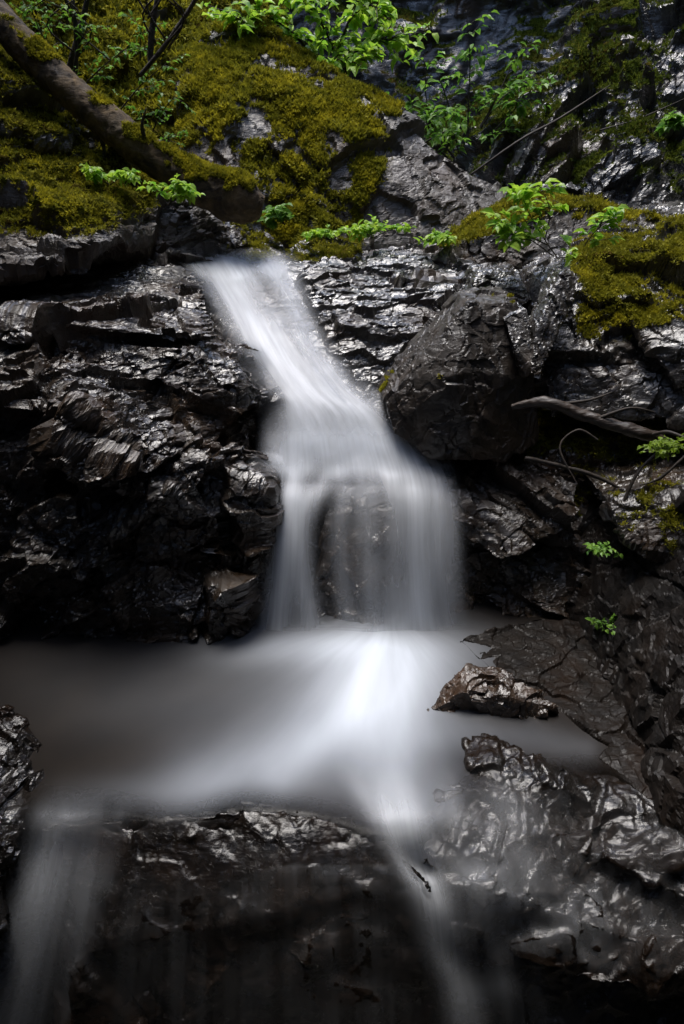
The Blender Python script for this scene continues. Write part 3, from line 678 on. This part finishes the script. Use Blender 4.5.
# pool
def pool_mat():
    m, t, out = newmat('pool water')
    at = t.nodes.new('ShaderNodeAttribute'); at.attribute_name = 'foam'
    tc = t.nodes.new('ShaderNodeTexCoord'); uv = tc.outputs['UV']
    mp = t.nodes.new('ShaderNodeMapping'); mp.inputs['Scale'].default_value = (20, 1.3, 1); t.links.new(uv, mp.inputs[0])
    n1 = noise(t, mp.outputs[0], 1., 4, .55)
    s = ramp(t, n1, [(.3, .60), (.7, .82)])
    a = math_(t, 'MULTIPLY', at.outputs['Fac'], s, clamp=True)
    df = t.nodes.new('ShaderNodeBsdfPrincipled'); setp(t, df, 'Base Color', (.70, .76, .85)); df.inputs['Roughness'].default_value = .6
    wt = t.nodes.new('ShaderNodeBsdfPrincipled')
    setp(t, wt, 'Base Color', mixc(t, noise(t, tc.outputs['Object'], 5, 3), (.003, .002, .0015), (.018, .013, .009))); wt.inputs['Roughness'].default_value = .3; wt.inputs['IOR'].default_value = 1.33; wt.inputs['Specular IOR Level'].default_value = .35
    setp(t, wt, 'Normal', bump(t, noise(t, mp.outputs[0], .6, 2), .15, .02))
    m2 = t.nodes.new('ShaderNodeMixShader'); t.links.new(a, m2.inputs[0]); t.links.new(wt.outputs[0], m2.inputs[1]); t.links.new(df.outputs[0], m2.inputs[2])
    # clear at the rim so that the water's edge is soft on the stones
    ed = t.nodes.new('ShaderNodeAttribute'); ed.attribute_name = 'cover'
    tp = t.nodes.new('ShaderNodeBsdfTransparent'); m3 = t.nodes.new('ShaderNodeMixShader')
    t.links.new(ed.outputs['Fac'], m3.inputs[0]); t.links.new(tp.outputs[0], m3.inputs[1]); t.links.new(m2.outputs[0], m3.inputs[2])
    t.links.new(m3.outputs[0], out.inputs[0]); return m
def seg_d(X, Y_, a, b):
    ax, ay = a; bx, by = b; t = np.clip(((X - ax) * (bx - ax) + (Y_ - ay) * (by - ay)) / ((bx - ax) ** 2 + (by - ay) ** 2), 0, 1)
    return np.hypot(X - ax - t * (bx - ax), Y_ - ay - t * (by - ay)), t
def plume(X, Y_, poly, w0, w1, s0, s1):
    """aerated current along a polyline of pool positions (metres)"""
    best = np.zeros_like(X); n = len(poly) - 1
    for k in range(n):
        d, t = seg_d(X, Y_, poly[k], poly[k + 1]); g = (k + t) / n; w = w0 + (w1 - w0) * g; s = s0 + (s1 - s0) * g
        best = np.maximum(best, s * np.exp(-(d / w) ** 2))
    return best
pz = lambda px, py, z=0.: tuple(pt(px, py, z=z)[:2])
nx, ny = 420, 300
xs = np.linspace(-2.3, 1.1, nx); ys = np.linspace(.86, 2.45, ny); X, Y_ = np.meshgrid(xs, ys)
cxy = pz(375, 668); oxy = pz(390, 610)
ang = np.arctan2(X - oxy[0], oxy[1] - Y_); rad = np.hypot(X - oxy[0], Y_ - oxy[1])
qx, qy = proj(np.stack([X.ravel(), Y_.ravel(), 0 * X.ravel()], 1)); qx = qx.reshape(X.shape); qy = qy.reshape(X.shape)
D = streams(qx, qy, [([(385, 670), (350, 712), (300, 752), (215, 795)], 46, .24), ([(400, 680), (385, 730), (392, 785), (425, 860)], 34, .28), ([(370, 690), (330, 735), (280, 775)], 20, .18),
                     ([(300, 740), (190, 785), (70, 812)], 22, .11), ([(340, 690), (200, 700), (40, 660)], 60, .02), ([(430, 735), (510, 735), (585, 750)], 16, .07)],
            [(398, 668, 80, 40, .31), (335, 648, 100, 20, .42), (365, 705, 110, 60, .14), (375, 715, 60, 45, .14), (230, 690, 160, 60, .05), (410, 745, 40, 40, .12)])
D = np.clip(D * (1 + .10 * fbm(np.stack([ang.ravel() * 6, rad.ravel() * 1.2, 0 * rad.ravel()], 1), 3, 3).reshape(X.shape)), 0, .97)
# the front rim bends down over the lip
pxx, pyy = proj(np.stack([X.ravel(), Y_.ravel(), 0 * X.ravel()], 1)); pxx = pxx.reshape(X.shape); pyy = pyy.reshape(X.shape)
lipx = np.array([-400, 0, 40, 110, 160, 240, 300, 380, 415, 445, 470, 520, 600, 700]); lipy = np.array([800, 800, 812, 812, 820, 806, 812, 834, 838, 822, 800, 782, 776, 776])
lipY = np.array([pz(a, b)[1] for a, b in zip(lipx, lipy)]); lipX = np.array([pz(a, b)[0] for a, b in zip(lipx, lipy)])
edgeY = np.interp(X, lipX, lipY)
sover = edgeY - Y_; over = np.clip(sover, 0, None)
Z = .006 * fbm(np.stack([X.ravel() * 3, Y_.ravel() * 3, 0 * X.ravel()], 1), 2, 8).reshape(X.shape) + .03 * np.exp(-(np.hypot(X - cxy[0], (Y_ - cxy[1]) * 1.5) / .22) ** 2) 
def ground_z(x, y):
    best = -2.
    for ob, tr in TREES:
        if ob.name.split('.')[0] not in ('rock_ledge', 'rock_slab', 'boulder'): continue
        h = tr.ray_cast(Vector((x, y, .4)), Vector((0, 0, -1)), 2.0)
        if h[0] is not None: best = max(best, h[0][2])
    return best
gz = np.full(X.shape, -2.)
for j_ in range(ny):
    for i_ in range(nx):
        if over[j_, i_] > 0 and over[j_, i_] < .45: gz[j_, i_] = ground_z(X[j_, i_], Y_[j_, i_])
film = np.minimum(gz + .010, 0.0)
Z0 = np.where(over > 0, np.maximum(np.minimum(Z, film), -2.2 * over ** 1.3 - .0), Z)
for _ in range(6):
    B_ = Z0.copy(); B_[1:-1, 1:-1] = (Z0[:-2, 1:-1] + Z0[2:, 1:-1] + Z0[1:-1, :-2] + Z0[1:-1, 2:] + 4 * Z0[1:-1, 1:-1]) / 8
    Z0 = np.where(over > -.03, B_, Z0)
Z = Z0
cover = smoothstep(.05, -.11, sover + .02 * fbm(np.stack([X.ravel() * 7, Y_.ravel() * 7, 0 * X.ravel()], 1), 3, 31).reshape(X.shape)) * smoothstep(0, .05, 1.1 - X)
G = np.stack([X, Y_, Z], 2).reshape(-1, 3)
fs = [(j * nx + i, j * nx + i + 1, (j + 1) * nx + i + 1, (j + 1) * nx + i) for j in range(ny - 1) for i in range(nx - 1)]
me = to_mesh('pool', G, fs)
for nm_, A_ in (('foam', D), ('cover', cover)):
    at = me.attributes.new(nm_, 'FLOAT', 'POINT'); at.data.foreach_set('value', A_.ravel().astype(np.float32))
uvl = me.uv_layers.new(name='UVMap'); li = np.empty(len(me.loops), int); me.loops.foreach_get('vertex_index', li)
uvl.data.foreach_set('uv', np.stack([(ang / 6.283).ravel()[li], rad.ravel()[li]], 1).ravel().astype(np.float32))
pool = link('pool', me, pool_mat()); tag(pool, kind='structure')

# lower spills
low = bpy.data.objects.new('spill', None); col.objects.link(low); tag(low, kind='structure')
def dens_l(px, py):
    d = streams(px, py, [([(70, 780), (66, 830), (52, 890), (34, 960), (12, 1060)], 20, .55), ([(96, 785), (92, 830), (84, 900), (74, 980), (66, 1080)], 13, .30), ([(46, 800), (36, 860), (8, 960), (-20, 1060)], 14, .3), ([(130, 790), (112, 830), (104, 880)], 12, .15)])
    return np.clip(d, 0, .8) * smoothstep(788, 860, py) * (1 - .5 * smoothstep(850, 1000, py))
def dens_r(px, py):
    d = streams(px, py, [([(385, 740), (398, 800), (424, 860), (444, 930), (462, 1000), (476, 1100)], 19, .70), ([(350, 770), (392, 830), (424, 885), (450, 960)], 12, .4), ([(440, 760), (455, 830), (480, 900), (505, 980)], 18, .22), ([(500, 790), (520, 850), (512, 900)], 20, .14)])
    return np.clip(d, 0, .9) * smoothstep(752, 815, py) * (1 - .55 * smoothstep(880, 1020, py))
for k in range(2):
    sheet('spill_sheet', [((0, 772, None, .012), (150, 772, None, .012)), ((0, 800, None, .010), (150, 800, None, .010)), ((-6, 822, None, -.002), (150, 822, None, -.002)), ((-14, 860, 1.20), (146, 860, 1.20)), ((-40, 930, 1.11), (140, 930, 1.11)), ((-80, 1040, .99), (130, 1040, 1.0)), ((-110, 1150, .9), (125, 1150, .9))],
          dens_l, water_mat('spill water left %d' % k, 40 + k * 3, 12, 1.2, .55, .6), parent=low, seed=k + 20, lift=.012 * k, nu=50, nv=90, edge=.06)
    sheet('spill_sheet', [((310, 745, None, .012), (580, 745, None, .012)), ((335, 790, None, .010), (570, 790, None, .010)), ((350, 840, None, -.01), (565, 840, None, -.02)), ((365, 900, 1.17), (565, 895, 1.19)), ((380, 960, 1.08), (570, 960, 1.09)), ((395, 1030, .99), (580, 1030, 1.0)), ((410, 1150, .89), (590, 1150, .90))],
          dens_r, water_mat('spill water right %d' % k, 50 + k * 3, 16, 1.2, .6, .6), parent=low, seed=k + 30, lift=.006 + .010 * k, nu=60, nv=100, edge=.06, drapeto=('rock_ledge',), ddir=(0, -.3, .95), off=.024, smooth=20)
sheet('film_sheet', [((90, 845, None, .0), (420, 850, None, .0)), ((80, 880, 1.15), (430, 890, 1.15)), ((70, 950, 1.07), (440, 950, 1.07)), ((60, 1050, .96), (450, 1050, .96)), ((60, 1150, .88), (460, 1150, .88))],
      [[.0, 0, .1, .2, .2, .1], [.05, .15, .15, .3, .3, .2], [.05, .2, .1, .2, .25, .1], [.05, .1, .15, .2, .2, .1], [.05, .1, .1, .1, .1, .1]], water_mat('thin film centre', 71, 22, .9, .25, .95), parent=low, seed=41, nu=90, nv=90, edge=.15, drapeto=('rock_ledge',), ddir=(0, -.3, .95), off=.006, smooth=3)
sheet('film_sheet', [((430, 790, None, .0), (700, 800, None, .0)), ((440, 850, 1.22), (710, 860, 1.22)), ((450, 920, 1.12), (720, 930, 1.12)), ((470, 1000, 1.02), (730, 1010, 1.02)), ((480, 1150, .90), (740, 1150, .90))],
      [[.0, .1, .1, .05, .0, .0], [.3, .3, .2, .1, .1, .2], [.3, .45, .4, .2, .1, .3], [.3, .3, .2, .1, .1, .2], [.1, .1, .1, .1, .1, .1]], water_mat('thin film right', 77, 12, 2.5, .4, .95), parent=low, seed=43, nu=80, nv=90, edge=.15, drapeto=('rock_ledge',), ddir=(0, -.3, .95), off=.006, smooth=3)
#@@PLANTS
# ================================================================== LOG, BRANCHES
log = bpy.data.objects.new('fallen_log', None); col.objects.link(log)
lp = [pt(-90, -70, 3.75), pt(-20, 0, 3.7), pt(60, 82, 3.62), pt(130, 140, 3.55), (pt(190, 180, 3.5)), pt(235, 198, 3.5), pt(262, 208, 3.5)]
log.location = lp[-1]
V, fs = tube(lp, [.068, .070, .074, .077, .084, .108, .05], seg=64, n=260, bumpy=.20, seed=3, sc_=9)
c_ = V[-64:].mean(0); 
me = to_mesh('trunk', V - lp[-1], fs); nr = normals(me); co = V
# bark ridges
q = co @ rotm(0, 0, 0).T
mk = smoothstep(-.1, .5, nr[:, 2] - .35 + .9 * fbm(co * 9, 3, 4))
mk = mk * np.clip(.55 + .45 * smoothstep(.0, .45, co[:, 0] - lp[3][0] + .05), 0, 1) * smoothstep(-.35, .05, fbm(co * 5, 3, 14))
co2 = co + nr * (.004 * facet(co * 40, 3)[0] + mk * .006)[:, None]
me.vertices.foreach_set('co', (co2 - lp[-1]).ravel()); me.update()
at = me.attributes.new('moss', 'FLOAT', 'POINT'); at.data.foreach_set('value', mk.astype(np.float32))
M['log'] = rock_mat('mossy bark', (.012, .007, .004), (.14, .092, .042), (.8, .98), warm=(.06, .042, .010), warm_amt=.6, coat=0, bumpk=1.2)
trunk = link('trunk', me, M['log'], log)
idx = np.where(mk > .5)[0]; idx = rng.choice(idx, 9000); moss_tufts('moss', co2[idx] - lp[-1], nr[idx], .011, M['moss'], trunk)
tag(log, 'thick mossy fallen log slanting down across the upper left bank', 'log')
def stub(path, r, parent, name='branch', mat='bark', org=(0, 0, 0)):
    m_ = MB(); V_, f_ = tube([pt(*p) for p in path], r, seg=8, n=24, bumpy=.2, seed=5, sc_=40); m_.add(V_, f_); return m_.build(name, M[mat], parent, org)
stub([(98, 130, 3.56), (104, 150, 3.55), (100, 172, 3.55)], [.012, .008, .004], log, org=lp[-1])
stub([(150, 150, 3.5), (142, 128, 3.45), (146, 108, 3.42)], [.012, .008, .003], log, org=lp[-1])

br = bpy.data.objects.new('dead_branch', None); col.objects.link(br); br.location = pt(515, 405, 2.3)
m_ = MB(); V_, f_ = tube([pt(512, 407, 2.34), pt(545, 402, 2.3), pt(575, 412, 2.27), pt(610, 424, 2.22), pt(645, 434, 2.18), pt(668, 442, 2.2)], [.010, .019, .020, .020, .022, .012], seg=20, n=120, bumpy=.35, seed=9, sc_=30)
m_.add(V_, f_); m_.build('limb', M['wet_wood'], br, br.location)
for p_, r_ in (([(560, 404, 2.29), (590, 400, 2.3), (612, 392, 2.32)], [.007, .005, .002]), ([(600, 418, 2.23), (630, 408, 2.2), (655, 412, 2.2)], [.007, .004, .002]), ([(650, 436, 2.18), (668, 432, 2.1), (690, 440, 2.05)], [.008, .006, .004])):
    stub(p_, r_, br, 'side_twig', 'twig', br.location)
tag(br, 'bare wet dead branch lying across the right bank below the mossy rock', 'branch')
roots = [([(525, 458, 2.3), (560, 466, 2.28), (600, 478, 2.25), (640, 500, 2.2)], .008, 'thin dark root trailing under the dead branch'),
         ([(668, 445, 2.2), (640, 470, 2.15), (625, 500, 2.12), (622, 520, 2.1)], .006, 'thin root hanging down at the right edge from the branch end'),
         ([(690, 452, 2.1), (660, 478, 2.1), (640, 485, 2.1)], .005, 'short curved root just right of the hanging root'),
         ([(598, 440, 2.3), (578, 430, 2.32), (560, 448, 2.3), (578, 485, 2.2)], .004, 'fine looping twig dangling below the branch middle'),
         ([(560, 640, 2.12), (590, 680, 2.0), (640, 735, 1.85), (684, 780, 1.7)], .004, 'thin pale twig lying down the dark right slope')]
for p_, r_, lb in roots:
    m_ = MB(); P_ = [pt(*a) for a in p_]; V_, f_ = tube(P_, [r_] * (len(P_) - 1) + [r_ * .4], seg=7, n=50, bumpy=.4, seed=4, sc_=50)
    m_.add(V_, f_); o = m_.build('root', M['twig'], None, P_[0]); o.location = P_[0]; tag(o, lb, 'root')
for p_, r_, lb in [([(470, 175, 5.0), (520, 140, 5.0), (560, 118, 5.2), (610, 85, 5.5)], .008, 'long bare stick leaning on the wet outcrop upper right'),
                   ([(600, 130, 5.2), (640, 118, 5.2), (690, 96, 5.3)], .005, 'thin stick resting on the outcrop near the right edge')]:
    m_ = MB(); P_ = [pt(*a) for a in p_]; V_, f_ = tube(P_, [r_] * (len(P_) - 1) + [r_ * .3], seg=7, n=40, bumpy=.3, seed=4, sc_=20)
    m_.add(V_, f_); o = m_.build('stick', M['twig'], None, P_[0]); o.location = P_[0]; tag(o, lb, 'stick')

# ================================================================== PLANTS
def leaf(mb, p, d, up, L, wd=.45, fold=.25, droop=.25, lobes=False):
    d = d / (np.linalg.norm(d) + 1e-9); s = np.cross(d, up); s /= np.linalg.norm(s) + 1e-9; n = np.cross(s, d)
    w_ = L * wd
    a0 = p; a1 = p + d * L * .35 - n * L * .0; a2 = p + d * L * .7 - n * L * droop * .4; a3 = p + d * L - n * L * droop
    e = n * L * fold * wd
    V_ = [a0, a1 + s * w_ * .5 + e, a2 + s * w_ * .42 + e, a3, a2 - s * w_ * .42 + e, a1 - s * w_ * .5 + e, a1, a2]
    mb.add(V_, [(0, 1, 6), (6, 1, 2, 7), (7, 2, 3), (0, 6, 5), (6, 7, 4, 5), (7, 3, 4)])
def plant(name, label, cat, base, branches, leaf_len, n_per_m, mat='leaf', r=.006, spread=.06, group=None, cluster=5, wd=.5, stem='twig', droop=.3, start=.3):
    base = pt(*base); root = bpy.data.objects.new(name, None); col.objects.link(root); root.location = base; tag(root, label, cat, group)
    ms = MB(); ml = MB()
    for b in branches:
        P_ = [pt(*q) for q in b]; c = catmull(P_, 30); ln = np.linalg.norm(np.diff(c, axis=0), axis=1).sum()
        V_, f_ = tube(P_, np.linspace(r, r * .3, len(P_)), seg=6, n=30); ms.add(V_, f_)
        for k in range(max(3, int(ln * n_per_m))):
            t = random.uniform(start, 1); i = min(28, int(t * 29)); p = c[i]; T = c[i + 1] - c[i]; T /= np.linalg.norm(T)
            side = np.array([random.gauss(0, 1), random.gauss(0, 1) * .8, random.gauss(0, .35)]); side /= np.linalg.norm(side)
            ln2 = spread * random.uniform(.3, 1.3); e = p + (side + T * .5) * ln2
            V_, f_ = tube([p, (p + e) / 2 + np.array([0, 0, .1 * ln2]), e], [r * .3, r * .22, r * .12], seg=4, n=4); ms.add(V_, f_)
            for q in range(cluster):
                f = (q + 1) / cluster; lp_ = p + (e - p) * f
                dd = side * .6 + np.array([random.gauss(0, .8), random.gauss(0, .8), random.gauss(0, .25)])
                up = np.array([random.gauss(0, .35), random.gauss(-.25, .35), 1.])
                leaf(ml, lp_, dd, up, leaf_len * 1.25 * random.uniform(.6, 1.25), wd, droop=droop)
    ms.build('stem', M[stem], root, base); ml.build('foliage', M[mat], root, base, smooth=False)
    return root
# bright maple-like shrub top centre
plant('shrub', 'bright yellow green broadleaf shrub behind the top of the mossy boulder', 'shrub', (330, 120, 5.6),
      [[(330, 120, 5.6), (320, 70, 5.5), (290, 30, 5.4), (250, 10, 5.3)], [(330, 120, 5.6), (335, 60, 5.4), (320, 20, 5.3), (300, -20, 5.3)],
       [(330, 110, 5.6), (350, 60, 5.4), (370, 40, 5.2), (392, 40, 5.1)], [(320, 70, 5.5), (290, 50, 5.4), (262, 25, 5.3), (240, 20, 5.2)], [(335, 60, 5.4), (350, 20, 5.3), (370, 5, 5.2), (390, 20, 5.2)],
       [(340, 100, 5.5), (345, 75, 5.3), (350, 60, 5.2), (365, 60, 5.1)]],
      .065, 30, 'leaf', r=.012, spread=.16, cluster=6, wd=.6, start=.35)
plant('shrub', 'tall loose green shrub against the dark cliff in the upper middle', 'shrub', (450, 160, 5.6),
      [[(470, 170, 5.7), (468, 120, 5.7), (470, 60, 5.7), (466, 10, 5.7)], [(468, 150, 5.6), (490, 110, 5.5), (505, 80, 5.5), (520, 45, 5.5)], [(468, 150, 5.6), (500, 100, 5.4), (528, 85, 5.4)],
       [(460, 165, 5.6), (430, 120, 5.5), (425, 60, 5.5)], [(460, 165, 5.6), (495, 130, 5.4), (525, 98, 5.3)], [(455, 165, 5.6), (430, 140, 5.4), (410, 110, 5.4)], [(460, 160, 5.6), (450, 110, 5.5), (440, 80, 5.5)]],
      .055, 20, 'leaf_deep', r=.008, spread=.14, cluster=5, wd=.5)
plant('shrub', 'low leafy shrub along the far ridge of the mossy boulder', 'shrub', (410, 140, 5.2),
      [[(410, 140, 5.2), (390, 115, 5.1), (370, 100, 5.0)], [(420, 145, 5.2), (430, 120, 5.1), (445, 110, 5.0)], [(420, 145, 5.2), (450, 130, 5.1), (452, 145, 5.0)], [(410, 140, 5.2), (400, 120, 5.0), (415, 105, 5.0)]],
      .05, 26, 'leaf_deep', r=.006, spread=.12, cluster=6, wd=.5)
# saplings on the right boulder
plant('sapling', 'upright bright green sapling on the brown boulder right of centre', 'sapling', (560, 262, 3.25),
      [[(562, 264, 3.25), (545, 240, 3.2), (530, 215, 3.2), (522, 195, 3.15)], [(548, 245, 3.2), (520, 232, 3.15), (502, 222, 3.1)], [(545, 240, 3.2), (550, 210, 3.15), (540, 186, 3.1)], [(552, 255, 3.2), (530, 240, 3.1), (510, 240, 3.1)], [(555, 258, 3.2), (575, 256, 3.1)]],
      .046, 40, 'leaf', r=.003, spread=.05, cluster=4, wd=.55, start=.35)
plant('sapling', 'smaller sapling arching right with paired bright leaves beside the upright one', 'sapling', (578, 262, 3.2),
      [[(578, 264, 3.2), (585, 245, 3.15), (602, 225, 3.1), (625, 212, 3.1)], [(590, 240, 3.15), (600, 240, 3.1), (612, 238, 3.1)], [(600, 228, 3.1), (604, 216, 3.1), (612, 208, 3.1)]],
      .046, 34, 'leaf', r=.003, spread=.035, cluster=3, wd=.55, start=.4)
# low plants by the stream
for k, (x, y, Y, h, s, mt, lb, lf) in enumerate([
    (285, 225, 3.85, 18, 22, 'leaf_deep', 'cluster of pale green leaves by the log end', .035),
    (372, 238, 3.85, 18, 34, 'leaf', 'low bright leaves at the foot of the mossy boulder', .032),
    (438, 245, 3.75, 14, 14, 'leaf', 'small leaf clump beside the stream left of the brown boulder', .032),
    (330, 240, 3.8, 12, 22, 'leaf', 'tiny leafy plant right of the cascade head stones', .028),
    (168, 205, 3.25, 26, 30, 'leaf', 'bright leafy herbs on the bank below the log', .030),
    (110, 185, 3.3, 18, 26, 'leaf', 'short herbs on the bank beneath the leaning log middle', .028),
    (600, 552, 2.05, 7, 9, 'leaf_deep', 'small bright moss and leaf tuft on the shaded right rock', .014),
    (612, 630, 2.0, 10, 14, 'leaf_deep', 'dim little fern tuft low on the dark right slope', .016),
    (676, 130, 4.8, 14, 13, 'leaf_deep', 'small bright plant at the right edge on the outcrop', .045),
    (668, 460, 2.05, 22, 18, 'leaf_yellow', 'mossy tuft at the branch end by the right edge', .016),
    ]):
    bs = []
    for q in range(7):
        a = random.uniform(-1, 1); bs.append([(x, y, Y), (x + a * s * .7, y - h * random.uniform(.3, .7), Y - .02), (x + a * s, y - h * random.uniform(.3, 1.), Y - random.uniform(0, .12))])
    plant('small_plant', lb, 'plant', (x, y, Y), bs, lf, 55, mt, r=.002, spread=.03, cluster=4, wd=.6, start=.3)
# shaded shrub on the left slope above the log
bsl = []
for (x0, y0, x1, y1) in [(70, 95, 90, 20), (75, 95, 130, 45), (120, 110, 170, 60), (150, 140, 175, 95), (110, 60, 60, 10), (140, 60, 150, 0), (60, 60, 30, 5), (150, 150, 185, 130), (20, 20, 60, -10)]:
    bsl.append([(x0, y0, 3.95), ((x0 + x1) / 2 - 4, (y0 + y1) / 2, 3.9), (x1, y1, 3.8)])
plant('shrub', 'thin shaded shrub with small leaves hanging over the log in the upper left', 'shrub', (90, 110, 4.0), bsl, .026, 34, 'leaf_deep', r=.004, spread=.10, cluster=5, wd=.55, start=.1)
for k, (b, r_, lb) in enumerate([([(62, 92, 4.0), (78, 40, 3.95), (90, -15, 3.9)], .018, 'dark slim leaning trunk nearest the left edge above the log'),
                            ([(74, 100, 3.9), (76, 50, 3.9), (72, -15, 3.9)], .010, 'thin straight dark stem beside the slim leaning trunk'),
                            ([(150, 62, 3.8), (152, 30, 3.8), (160, -20, 3.8)], .014, 'dark forked stem rising from the mossy slope'),
                            ([(140, 75, 3.75), (165, 45, 3.75), (192, 5, 3.75), (205, -20, 3.7)], .010, 'thin bent stem crossing right over the mossy slope')]):
    t_ = bpy.data.objects.new('young_tree', None); col.objects.link(t_); base = pt(*b[0]); t_.location = base
    m_ = MB(); V_, f_ = tube([pt(*a) for a in b], [r_] * (len(b) - 1) + [r_ * .6], seg=8, n=30, bumpy=.25, seed=k, sc_=25); m_.add(V_, f_); m_.build('trunk', M['bark'], t_, base)
    m_ = MB()
    for q in range(3):
        s_ = np.array(pt(*b[1])) + np.array([random.uniform(-.02, .02), 0, random.uniform(-.05, .1)])
        V_, f_ = tube([s_, s_ + np.array([random.uniform(-.12, .12), -.03, .12]), s_ + np.array([random.uniform(-.3, .3), -.05, .25])], [.005, .004, .002], seg=5, n=10); m_.add(V_, f_)
    m_.build('twigs', M['bark'], t_, base)
    tag(t_, lb, 'tree')
